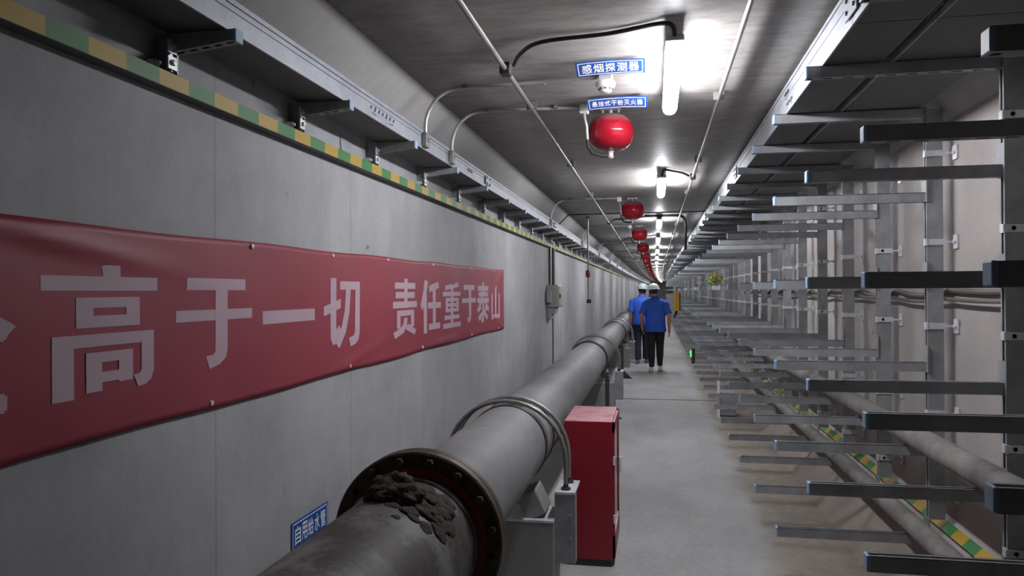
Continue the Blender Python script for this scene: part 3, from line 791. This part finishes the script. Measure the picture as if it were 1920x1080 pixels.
for k in range(16):
    a_ = 2 * PI * (k + .5) / 16; bx_, bz_ = PX + .264 * math.cos(a_), PZ + .264 * math.sin(a_)
    MB().lathe([(.0001, -.022), (.013, -.022), (.014, -.020), (.014, .0), (.0001, .0)], (bx_, FT - .018, bz_), 'y', 6).build('bolt', 'rust', fl)
MB().lathe([(PR + .001, -.024), (.240, -.024), (.240, -.017), (PR + .001, -.017)], (PX, FT, PZ), 'y', 48).build('red_collar', 'primer', sec, True)
MB().lathe([(PR - .001, -.075), (PR + .006, -.070), (PR + .006, -.045), (PR - .001, -.038)], (PX, FT, PZ), 'y', 48).build('weld_bead', 'pipe_dirty', sec, True)
secs = []
bounds = [2.402, 8.93, 14.7, 20.6, 26.5, 32.4, 38.3, 44.2, 50.1, 56, 62, 68, 74, 80, 86, 95.9]
names = {0: 'smooth grey length of the big water main behind the red cabinet', 1: 'grey length of the big water main after the first dark coupling',
         2: 'length of the big water main beside the two walking people'}
for k in range(len(bounds) - 1):
    s_ = pipe_section(bounds[k] + .001, bounds[k + 1] - .001, 'pipe', names.get(k, 'far length of the big water main, hidden past the walking people'))
    if k == 0:
        MB().lathe([(PR, .0225), (.289, .0225), (.292, .026), (.292, .052), (.287, .056), (PR, .056)], (PX, FT, PZ), 'y', 64).build('flange', 'rust', s_, True)
        MB().lathe([(PR - .002, -.02), (PR + .006, -.016), (PR + .006, .016), (PR - .002, .02)], (PX, 3.92, PZ), 'y', NS).build('rubber_band', 'black', s_, True)
        MB().lathe([(PR - .002, -.02), (PR + .006, -.016), (PR + .006, .016), (PR - .002, .02)], (PX, 4.21, PZ), 'y', NS).build('rubber_band', 'black', s_, True)
    if bounds[k + 1] < 45: coupling(s_, bounds[k + 1])
# dried mud on top of the pipe beside the flange
def mud():
    bm = bmesh.new()
    for (ang, t, r, fl_) in [(92, 2.16, .062, .85), (84, 2.13, .055, .9), (76, 2.19, .045, .6), (98, 2.22, .05, .40), (86, 2.22, .05, .45), (68, 2.13, .040, .40), (62, 2.20, .050, .40), (57, 2.12, .042, .35),
                             (66, 2.05, .026, .35), (50, 2.19, .045, .35), (44, 2.12, .038, .3), (52, 2.25, .035, .35), (74, 2.26, .03, .4), (106, 2.19, .024, .35), (80, 2.05, .018, .35), (48, 2.03, .020, .3),
                             (38, 2.08, .030, .25), (33, 2.16, .028, .25), (112, 2.27, .03, .3), (124, 2.28, .028, .3), (136, 2.25, .03, .35), (148, 2.29, .035, .4), (157, 2.25, .035, .4), (60, 2.03, .016, .3), (70, 1.98, .012, .3)]:
        res = bmesh.ops.create_icosphere(bm, subdivisions=4 if r > .03 else 3, radius=r)
        A = R(ang); nrm = Vector((math.cos(A), 0, math.sin(A))); tan = Vector((-math.sin(A), 0, math.cos(A)))
        c = Vector((PX, t, PZ)) + nrm * PR
        for v in res['verts']:
            p = v.co.copy(); g_ = p + Vector((ang * .013, t * 1.7, r * 9))
            q = 1 + .38 * mnoise.noise(g_ * 26) + .26 * mnoise.noise(g_ * 60) + .16 * mnoise.noise(g_ * 130)
            p *= q; w_ = c + tan * p.x * 1.2 + Vector((0, 1, 0)) * p.y * 1.2
            d_ = Vector((w_.x - PX, 0, w_.z - PZ)); d_ = d_.normalized() * (PR + max(-.003, p.z * fl_))
            v.co = Vector((PX + d_.x, w_.y, PZ + d_.z))
    me = MB(); bm.verts.index_update()
    me.add([v.co for v in bm.verts], [[q.index for q in f.verts] for f in bm.faces]); bm.free()
    return me
mo = mud().build('mud_patch', 'mud', sec, True, 180)

# concrete piers with U bolts under the pipe
def pier(t):
    o = thing('pipe_pier', 'x', 'pipe support', (-.82, t, 0))
    MB().bbox((-.82, t, .195), (.58, .26, .39), .008).build('concrete_block', 'pier', o)
    MB().span((-1.10, t - .135, .39), (-.53, t + .135, .402)).build('top_plate', 'steel_bright', o)
    for x, an in ((-.98, 1), (-.655, -1)):
        MB().bbox((x, t, .470), (.115, .20, .14), .01, Matrix.Rotation(R(26 * an), 3, 'Y')).build('pad', 'pier', o)
    for x in (-.475, -1.155):
        b = MB().span((x - .055, t - .10, .535), (x + .055, t + .16, .547))
        b.build('bolt_plate', 'steel_bright', o)
        c = MB().span((x - .055, t - .09, .17), (x + .055, t - .082, .535)).span((x - .055, t - .082, .17), (x - .047, t + .15, .535)).span((x + .047, t - .082, .17), (x + .055, t - .02, .535))
        for dz in (.30, .42): c.lathe([(.0001, 0), (.010, 0), (.009, -.008), (.0001, -.009)], (x + .028, t - .09, dz), 'y', 8)
        c.build('channel_bracket', 'steel', o)
    for dy in (-.045, .105):
        cx = -.80; r = .325; ub = []
        ub = [(cx + r, t + dy, .50), (cx + r, t + dy, .70)]
        for k in range(1, 16):
            a_ = PI * k / 16
            ub.append((cx + r * math.cos(a_), t + dy, .70 + (PZ + PR + .016 - .70) * math.sin(a_)))
        ub += [(cx - r, t + dy, .70), (cx - r, t + dy, .50)]
        u = MB().tube(ub, .0115, 10).build('u_bolt', 'conduit', o, True)
        for sx in (-1, 1): MB().lathe([(.0001, 0), (.026, 0), (.026, .012), (.014, .014), (.014, .030), (.0001, .030)], (cx + sx * r, t + dy, .547), 'z', 8).build('nut', 'charcoal', u)
    return o
PT = [4.03, 10.05, 16.0, 22.0, 28.0, 34.0]
pp = None
PLAB = ['nearest concrete pier with two steel U bolts over the pipe, beside the red cabinet', 'second concrete pier with U bolts under the big pipe, past the cabinet',
        'third concrete pier with U bolts, beside the walking people']
for k, t in enumerate(PT):
    if pp is None: pp = pier(t); o = pp
    else: o = copy_tree(pp, None, B(-.82, t, 0))
    tag(o, PLAB[k] if k < 3 else 'far concrete pier under the big pipe, past the walking people', 'pipe support', 'concrete piers under the big pipe')
# black steel posts that brace the pipe
def brace(t, label):
    o = thing('brace_post', label, 'pipe brace', (-.60, t, 0), 'black steel braces beside the big pipe')
    MB().span((-.625, t - .028, 0), (-.575, t + .028, .60)).build('post', 'charcoal', o)
    MB().span((-.64, t - .05, 0), (-.42, t + .05, .012)).build('base_plate', 'charcoal', o)
    g_ = MB().rings([[(-.575, t - .006, .012), (-.44, t - .006, .012), (-.575, t - .006, .15)], [(-.575, t + .006, .012), (-.44, t + .006, .012), (-.575, t + .006, .15)]])
    g_.build('gusset', 'charcoal', o)
    MB().span((-.66, t - .04, .56), (-.575, t + .04, .60)).build('cradle', 'charcoal', o)
brace(9.5, 'black steel brace post in front of the second concrete pier')
brace(13.9, 'black steel brace post with triangular foot, before the walking people')
brace(18.6, 'black steel brace post past the legs of the walking people')

# ------------------------------------------------------------------ red cabinet on the walkway
o = thing('fire_cabinet', 'red metal fire cabinet standing on the floor beside the nearest pier', 'fire cabinet', (-.388, 4.66, 0))
x0, x1, t0, t1, H = -.53, -.250, 4.38, 4.96, .848
body = MB().bbox(((x0 + x1) / 2, (t0 + t1) / 2, H / 2 + .02), (x1 - x0, t1 - t0, H - .04), .006)
body.build('body', 'cabinet', o)
MB().span((x0 + .01, t0 + .01, 0), (x1 - .01, t1 - .01, .045)).build('plinth', 'charcoal', o)
dr = MB()
def frame_yz(mb, x, th, a0, a1, b0, b1, wd):
    mb.span((x, a0, b0), (x + th, a1, b0 + wd * 2.4)); mb.span((x, a0, b1 - wd), (x + th, a1, b1))
    mb.span((x, a0, b0), (x + th, a0 + wd, b1)); mb.span((x, a1 - wd, b0), (x + th, a1, b1))
frame_yz(dr, x1, .012, t0 + .008, t1 - .008, .05, H - .012, .055)
dr = dr.build('door', 'cabinet', o)
MB().span((x1 - .002, t0 + .06, .17), (x1 + .006, t1 - .06, H - .06)).build('window', 'glass_dark', dr)
MB().bbox((x1 + .020, t1 - .035, .48), (.018, .018, .10), .005).build('handle', 'steel_bright', dr)
for z in (.28, .62): MB().cyl((x1 + .010, t0 + .006, z - .025), (x1 + .010, t0 + .006, z + .025), .008, 10).build('hinge', 'steel_bright', dr)

# ------------------------------------------------------------------ left wall box, conduits and small fittings
o = thing('control_box', 'beige control box on the left wall, past the banner', 'control box', (WL, 11.0, 1.25))
bt0, bt1, dpt = 10.62, 11.16, .165
MB().bbox((WL + .002 + dpt / 2, (bt0 + bt1) / 2, 1.54), (dpt, bt1 - bt0, .32), .012).build('body', 'beige', o)
d = MB().span((WL + dpt, bt0 + .03, 1.40), (WL + dpt + .012, bt1 - .03, 1.68)).build('door', 'beige', o)
MB().bbox((WL + dpt + .02, bt0 + .10, 1.54), (.016, .03, .06), .004).build('latch', 'charcoal', d)
MB().bbox((WL + .063, bt0 + .22, 1.335), (.12, .36, .10), .008).build('lower_box', 'grey_box', o)
MB().bbox((WL + .041, bt0 + .12, 1.255), (.075, .18, .09), .008).build('lower_box', 'grey_box', o)
MB().cyl((WL + .05, bt0 + .12, 1.70), (WL + .05, bt0 + .12, 2.243), .013, 10).build('conduit', 'conduit_pale', o, True)
MB().span((WL + .002, bt0 + .26, 1.70), (WL + .075, bt0 + .40, 2.243)).build('cable_duct', 'charcoal', o)
MB().bbox((WL + .05, bt0 - .085, 1.53), (.07, .10, .17), .01).build('side_box', 'grey_box', o)
# small plates on the wall
solo(MB().span((WL + .002, 13.35, 1.46), (WL + .006, 13.75, 1.62)), 'wall_plate', 'grey_box', 'small blue grey plate on the left wall just past the beige box', 'plate', (WL, 13.5, 1.46))
# hanging probe
PXX, PTT = -1.02, 11.62
o = thing('hanging_probe', 'thin rod hanging from the ceiling with a red collar and black tip', 'probe', (PXX, PTT, CEIL))
MB().cyl((PXX, PTT, CEIL), (PXX, PTT, 1.47), .011, 8).build('rod', 'conduit', o, True)
MB().lathe([(.0001, .05), (.03, .05), (.036, .03), (.036, -.05), (.02, -.06), (.0001, -.06)], (PXX, PTT, 1.88), 'z', 14).build('collar', 'primer', o, True)
MB().bbox((PXX + .012, PTT, 1.45), (.07, .06, .06), .01).build('tip', 'charcoal', o)
MB().bbox((PXX, PTT, CEIL - .015), (.06, .06, .03), .005).build('mount', 'conduit', o)
# dark grey patch on the wall above the strip
solo(MB().lathe([(.0001, .0), (.050, .0), (.048, .004), (.0001, .005)], (WL + .002, 3.52, 2.352), 'x', 20), 'wall_plug', 'grey_box', 'round grey filler patch above the striped bar, below the tray', 'wall patch', (WL, 3.52, 2.345))

# ------------------------------------------------------------------ yellow hanging sign, green lit sign, tape bundle, floor box
YX, YT = .545, 19.63
o = thing('hanging_sign', 'narrow yellow box hanging at the rack arm tips, right of the people', 'sign', (YX, YT, 1.6))
MB().bbox((YX, YT, 1.325), (.135, .05, .48), .012).build('face', 'yellow', o)
MB().span((YX + .066, YT - .02, 1.10), (YX + .095, YT + .05, 1.55)).build('back_case', 'charcoal', o)
MB().cyl((YX, YT, 1.55), (YX, YT, 1.684), .01, 8).cyl((YX, YT, 1.676), (YX + .22, YT, 1.676), .01, 8).build('hanger', 'charcoal', o)
MB().tube([(YX, YT, 1.09), (YX - .01, YT, 1.05), (YX - .05, YT - .01, .95), (YX - .07, YT, .91)], [.03, .035, .03, .012], 10).build('handset', 'black', o, True)
GX, GT = .60, 12.43
o = thing('exit_light', 'small sign box glowing green at a rack arm tip, near the floor', 'exit sign', (GX, GT, .56))
MB().bbox((GX, GT, .555), (.055, .10, .25), .012).build('case', 'charcoal', o)
MB().lathe([(.0001, -.022), (.045, -.018), (.06, -.004), (.06, .0), (.0001, .0)], (GX - .027, GT, .585), 'x', 20).build('lit_face', 'green_lit', o, True)
MB().span((GX + .0, GT - .02, .66), (GX + .22, GT + .02, .70)).span((GX + .10, GT - .015, .70), (GX + .14, GT + .015, .7245)).build('support_bar', 'steel', o)
MB().span((GX + .02, GT + .03, .50), (GX + .45, GT + .06, .54)).build('support_bar', 'steel', o)
# tangle of yellow green tape
tp = MB()
TX, TT, TZ = 1.25, 16.1, 1.86
for k in range(14):
    c = Vector((TX + random.uniform(-.10, .10), TT + random.uniform(-.1, .1), TZ + random.uniform(-.14, .12)))
    ax = Vector((random.uniform(-1, 1), random.uniform(-1, 1), random.uniform(-1, 1))).normalized(); u = ax.orthogonal().normalized(); v = ax.cross(u); r = random.uniform(.05, .12)
    tp.tube([c + (u * math.cos(q * .6) + v * math.sin(q * .6)) * r * (1 - .03 * q) + ax * .01 * q for q in range(13)], .010, 6)
solo(tp, 'tape_bundle', 'tape', 'tangled bundle of yellow and green tape hanging on a far rack', 'tape', (TX, TT, TZ))
# grey box with a white corner post on the floor under the arms
o = thing('floor_box', 'grey box with white corner post on the floor under the rack arms', 'box', (.92, 9.9, 0))
MB().bbox((.90, 9.98, .16), (.20, .24, .30), .01).build('body', 'grey_box', o)
MB().span((.768, 9.80, 0), (.800, 9.83, .46)).build('corner_post', 'sign_white', o)
MB().span((.793, 9.93, .20), (.801, 10.03, .25)).build('vent', 'charcoal', o)

# ------------------------------------------------------------------ people
def skin_mesh(nodes, edges, subdiv=2):
    """nodes: name -> (x, y, z, r); the first one is the root"""
    names = list(nodes); idx = {n: i for i, n in enumerate(names)}
    me = bpy.data.meshes.new('tmp'); me.from_pydata([nodes[n][:3] for n in names], [(idx[a], idx[b]) for a, b in edges], [])
    ob = bpy.data.objects.new('tmp', me); COL.objects.link(ob)
    ob.modifiers.new('s', 'SKIN'); sv = me.skin_vertices[0].data
    for i, n in enumerate(names):
        r = nodes[n][3]; sv[i].radius = (r, r) if not isinstance(r, tuple) else r; sv[i].use_root = (i == 0)
    sd = ob.modifiers.new('d', 'SUBSURF'); sd.levels = subdiv; sd.render_levels = subdiv
    dg = bpy.context.evaluated_depsgraph_get(); dg.update()
    out = bpy.data.meshes.new_from_object(ob.evaluated_get(dg))
    mb = MB(); mb.add([v.co.copy() for v in out.vertices], [tuple(p.vertices) for p in out.polygons])
    bpy.data.objects.remove(ob); bpy.data.meshes.remove(me); bpy.data.meshes.remove(out)
    return mb
def person(px, pt, label, cfg):
    """walking away (+y), seen from behind"""
    o = thing('person', label, 'person', (px, pt, 0))
    P = Vector((px, pt, 0)); h = cfg.get('scale', 1.0)
    W3 = lambda p: P + Vector((p[0] * h, p[1] * h, p[2] * h))
    st = cfg['stride']; lean = cfg.get('lean', .02)
    nd = {}; ed = []
    def put(n, x, y, z, r): nd[n] = (*W3((x, y, z)), r * h)
    put('pelvis', 0, 0, .93, .125); put('belly', 0, .005, 1.08, .13); put('chest', 0, lean, 1.27, .145); put('upper', 0, lean * 1.6, 1.39, .10)
    put('neck', cfg['head'][0] * .3, lean * 2.2, 1.49, .055); put('jaw', cfg['head'][0] * .8, lean * 2.8 + .02, 1.565, .066); put('skull', cfg['head'][0], lean * 3 + .015, 1.635, .088); put('crown', cfg['head'][0], lean * 3, 1.69, .070)
    put('nose', cfg['head'][0] + cfg['look'] * .06, lean * 3 + .115, 1.595, .014)
    ed += [('pelvis', 'belly'), ('belly', 'chest'), ('chest', 'upper'), ('upper', 'neck'), ('neck', 'jaw'), ('jaw', 'skull'), ('skull', 'crown'), ('jaw', 'nose')]
    for s, tagc in ((-1, 'l'), (1, 'r')):
        sh = .185
        put('sh' + tagc, s * sh, lean * 1.4, 1.375, .066)
        e = cfg['elbow'][tagc]; w_ = cfg['wrist'][tagc]
        put('el' + tagc, *e, .046); put('fa' + tagc, *[(a + b) / 2 for a, b in zip(e, w_)], .042); put('wr' + tagc, *w_, .029)
        d = (Vector(w_) - Vector(e)).normalized()
        fw = Vector((0, 1, 0)); fw = (fw - d * fw.dot(d)).normalized(); pl = Vector(w_) + d * .075
        put('pa' + tagc, *pl, .036)
        ed += [('upper', 'sh' + tagc), ('sh' + tagc, 'el' + tagc), ('el' + tagc, 'fa' + tagc), ('fa' + tagc, 'wr' + tagc), ('wr' + tagc, 'pa' + tagc)]
        for k, (off, ln) in enumerate(((.030, .070), (.010, .082), (-.010, .076), (-.029, .058))):
            b = pl + fw * off + d * .030; m = b + d * ln * .5 + fw * .008; tip = m + d * ln * .42 + Vector((-s * .018, 0, 0)) + fw * .006
            put(f'f{k}a' + tagc, *b, .0105); put(f'f{k}b' + tagc, *m, .0095); put(f'f{k}c' + tagc, *tip, .008)
            ed += [('pa' + tagc, f'f{k}a' + tagc), (f'f{k}a' + tagc, f'f{k}b' + tagc), (f'f{k}b' + tagc, f'f{k}c' + tagc)]
        th0 = Vector(w_) + d * .040 + fw * .036; th1 = th0 + d * .040 + fw * .022
        put('ta' + tagc, *th0, .014); put('tb' + tagc, *th1, .0095)
        ed += [('wr' + tagc, 'ta' + tagc), ('ta' + tagc, 'tb' + tagc)]
        f = st[tagc]                        # foot position (x, y, z of ankle) and knee
        put('hp' + tagc, s * .095, 0, .88, .098); put('kn' + tagc, *f['knee'], .058); put('an' + tagc, *f['ankle'], .028)
        a_ = Vector(f['ankle']); put('to' + tagc, a_.x + s * .02, a_.y + .10, max(.030, a_.z - .055), .018)
        ed += [('pelvis', 'hp' + tagc), ('hp' + tagc, 'kn' + tagc), ('kn' + tagc, 'an' + tagc), ('an' + tagc, 'to' + tagc)]
    skin_mesh(nd, ed).build('body', 'skin', o, True, 180)
    def ring(c, rx, ry, n=24, tilt=None, p=2.3):
        out = []
        for k in range(n):
            a_ = 2 * PI * k / n; ca, sa = math.cos(a_), math.sin(a_)
            v = Vector((rx * math.copysign(abs(ca) ** (2 / p), ca), ry * math.copysign(abs(sa) ** (2 / p), sa), 0))
            if tilt is not None: v = tilt @ v
            out.append(W3(Vector(c) + v))
        return out
    # shirt: torso with hem, collar and two sleeves
    sh = MB(); hem = cfg['hem']
    L = lean
    sh.rings([ring((0, 0, hem), .212, .158), ring((0, 0, hem + .01), .216, .160), ring((0, 0, .95), .205, .155), ring((0, .003, 1.05), .198, .150), ring((0, L * .8, 1.18), .208, .152),
              ring((0, L, 1.28), .222, .152), ring((0, L * 1.3, 1.36), .236, .142), ring((0, L * 1.4, 1.415), .222, .126), ring((0, L * 1.6, 1.448), .180, .112), ring((cfg['head'][0] * .2, L * 1.8, 1.472), .112, .092), ring((cfg['head'][0] * .3, L * 2, 1.490), .080, .078),
              ring((cfg['head'][0] * .3, L * 2.1, 1.525), .074, .073)], caps=False)
    for s, tagc in ((-1, 'l'), (1, 'r')):
        a_ = Vector((s * .170, L * 1.4, 1.385)); e = Vector(cfg['elbow'][tagc]); d = (e - a_).normalized(); end = a_ + d * .245
        q = d.to_track_quat('-Z', 'Y').to_matrix()
        sh.rings([ring(a_ - d * .02, .088, .092, 18, q, 2), ring(a_ + d * .05, .092, .092, 18, q, 2), ring(a_ + d * .14, .080, .080, 18, q, 2), ring(end, .078, .078, 18, q, 2), ring(end - d * .004, .070, .070, 18, q, 2)], caps=False)
        # slight fold where the sleeve meets the yoke is left to the overlap
    shirt = sh.build('shirt', 'shirt', o, True, 60)
    sm = shirt.modifiers.new('t', 'SOLIDIFY'); sm.thickness = .006
    if cfg.get('yoke'):
        MB().rings([[W3((x, L * 1.2 - .146 + .02 * abs(x / .2) ** 2, 1.318 + dz)) for x in [-.17 + .34 * k / 10 for k in range(11)]] for dz in (0, .006)], caps=False, closed=False).build('back_seam', 'shirt', shirt)
    tr = MB()
    tr.rings([ring((0, 0, .98), .178, .132), ring((0, 0, .90), .192, .142), ring((0, 0, .82), .188, .138), ring((0, 0, .78), .15, .11)])
    for s, tagc in ((-1, 'l'), (1, 'r')):
        f = st[tagc]; hp_, kn, an = Vector((s * .092, 0, .86)), Vector(f['knee']), Vector(f['ankle'])
        pts = [(hp_, .104), (hp_.lerp(kn, .5), .093), (kn, .080), (kn.lerp(an, .45), .074), (an + Vector((0, -.005, .05)), cfg['cuff']), (an + Vector((0, 0, .005)), cfg['cuff'] * .96)]
        tr.tube([W3(p) for p, r in pts], [r * h for p, r in pts], 18)
    tr.build('trousers', cfg['trousers'], o, True, 60)
    for s, tagc in ((-1, 'l'), (1, 'r')):
        an = Vector(st[tagc]['ankle']); pit = st[tagc].get('pitch', 0)
        q = Matrix.Rotation(R(-pit), 3, 'X')
        shp = MB()
        rr = []
        for (y, wd, zt) in ((-.075, .030, .05), (-.06, .040, .075), (-.01, .044, .085), (.06, .048, .070), (.13, .050, .050), (.18, .040, .036), (.205, .018, .024)):
            rr.append([W3(an + q @ Vector((wd * math.cos(2 * PI * k / 14) + s * .012, y, -.085 + max(0.0, zt * .5 + zt * .5 * math.sin(2 * PI * k / 14))))) for k in range(14)])
        shp.rings(rr)
        shp.build('shoe', cfg['shoes'], o, True, 60)
    hx, hy = cfg['head'][0], L * 3
    hr = MB().rings([ring((hx * .9, hy - .030, 1.570), .066, .060), ring((hx, hy - .022, 1.59), .080, .080), ring((hx, hy - .012, 1.64), .093, .100), ring((hx, hy - .005, 1.69), .088, .098)])
    hr.build('hair', 'hair', o, True, 60)
    he = MB(); tl = Matrix.Rotation(R(cfg.get('htilt', 0)), 3, 'Y') @ Matrix.Rotation(R(cfg.get('hpitch', 8)), 3, 'X')
    c0 = Vector((hx, hy + .005, 1.655))
    def hring(z, q): return [W3(c0 + tl @ Vector((.118 * q * math.cos(2 * PI * k / 28), .140 * q * math.sin(2 * PI * k / 28), z))) for k in range(28)]
    he.rings([hring(-.004, 1.14), hring(.0, 1.16), hring(.010, 1.02), hring(.04, .99), hring(.075, .90), hring(.105, .70), hring(.122, .42), hring(.128, .05)])
    for x in (-.02, .02): he.tube([W3(c0 + tl @ Vector((x, .135 * math.cos(PI * q / 8), .012 + .124 * math.sin(PI * q / 8)))) for q in range(9)], .008 * h, 6)
    hm = he.build('helmet', cfg['helmet'], o, True, 50)
    bm_ = MB().rings([[W3(c0 + tl @ Vector((.05 * math.cos(PI * k / 10) , .135 + .07 * math.sin(PI * k / 10), -.012 + dz))) for k in range(11)] for dz in (0, .006)], caps=True)
    bm_.build('brim', cfg['helmet'], hm)
    return o
person(.005, 15.25, 'person in blue shirt, black trousers and bright white helmet, walking away on the right', dict(
    scale=.985, head=(-.035, 0), look=-.5, lean=.03, hem=.80, cuff=.055, yoke=True, trousers='trouser_black', shoes='shoe_white', helmet='helmet', htilt=-6, hpitch=-6,
    elbow=dict(l=(-.285, -.03, 1.11), r=(.275, -.04, 1.11)), wrist=dict(l=(-.265, .05, .90), r=(.275, .02, .86)),
    stride=dict(l=dict(knee=(-.085, -.02, .49), ankle=(-.080, -.10, .095)), r=dict(knee=(.085, .10, .50), ankle=(.085, .10, .100), pitch=0))))
person(-.295, 16.8, 'person in blue shirt, navy trousers and pale green helmet, walking close to the pipe', dict(
    scale=.995, head=(.02, 0), look=.3, lean=.025, hem=.86, cuff=.075, trousers='trouser_navy', shoes='shoe_grey', helmet='helmet_pale', htilt=4, hpitch=-2,
    elbow=dict(l=(-.245, -.03, 1.10), r=(.270, -.02, 1.10)), wrist=dict(l=(-.228, .04, .86), r=(.262, .07, .87)),
    stride=dict(l=dict(knee=(-.085, .02, .49), ankle=(-.080, -.08, .095)), r=dict(knee=(.09, .10, .50), ankle=(.090, .14, .095)))))
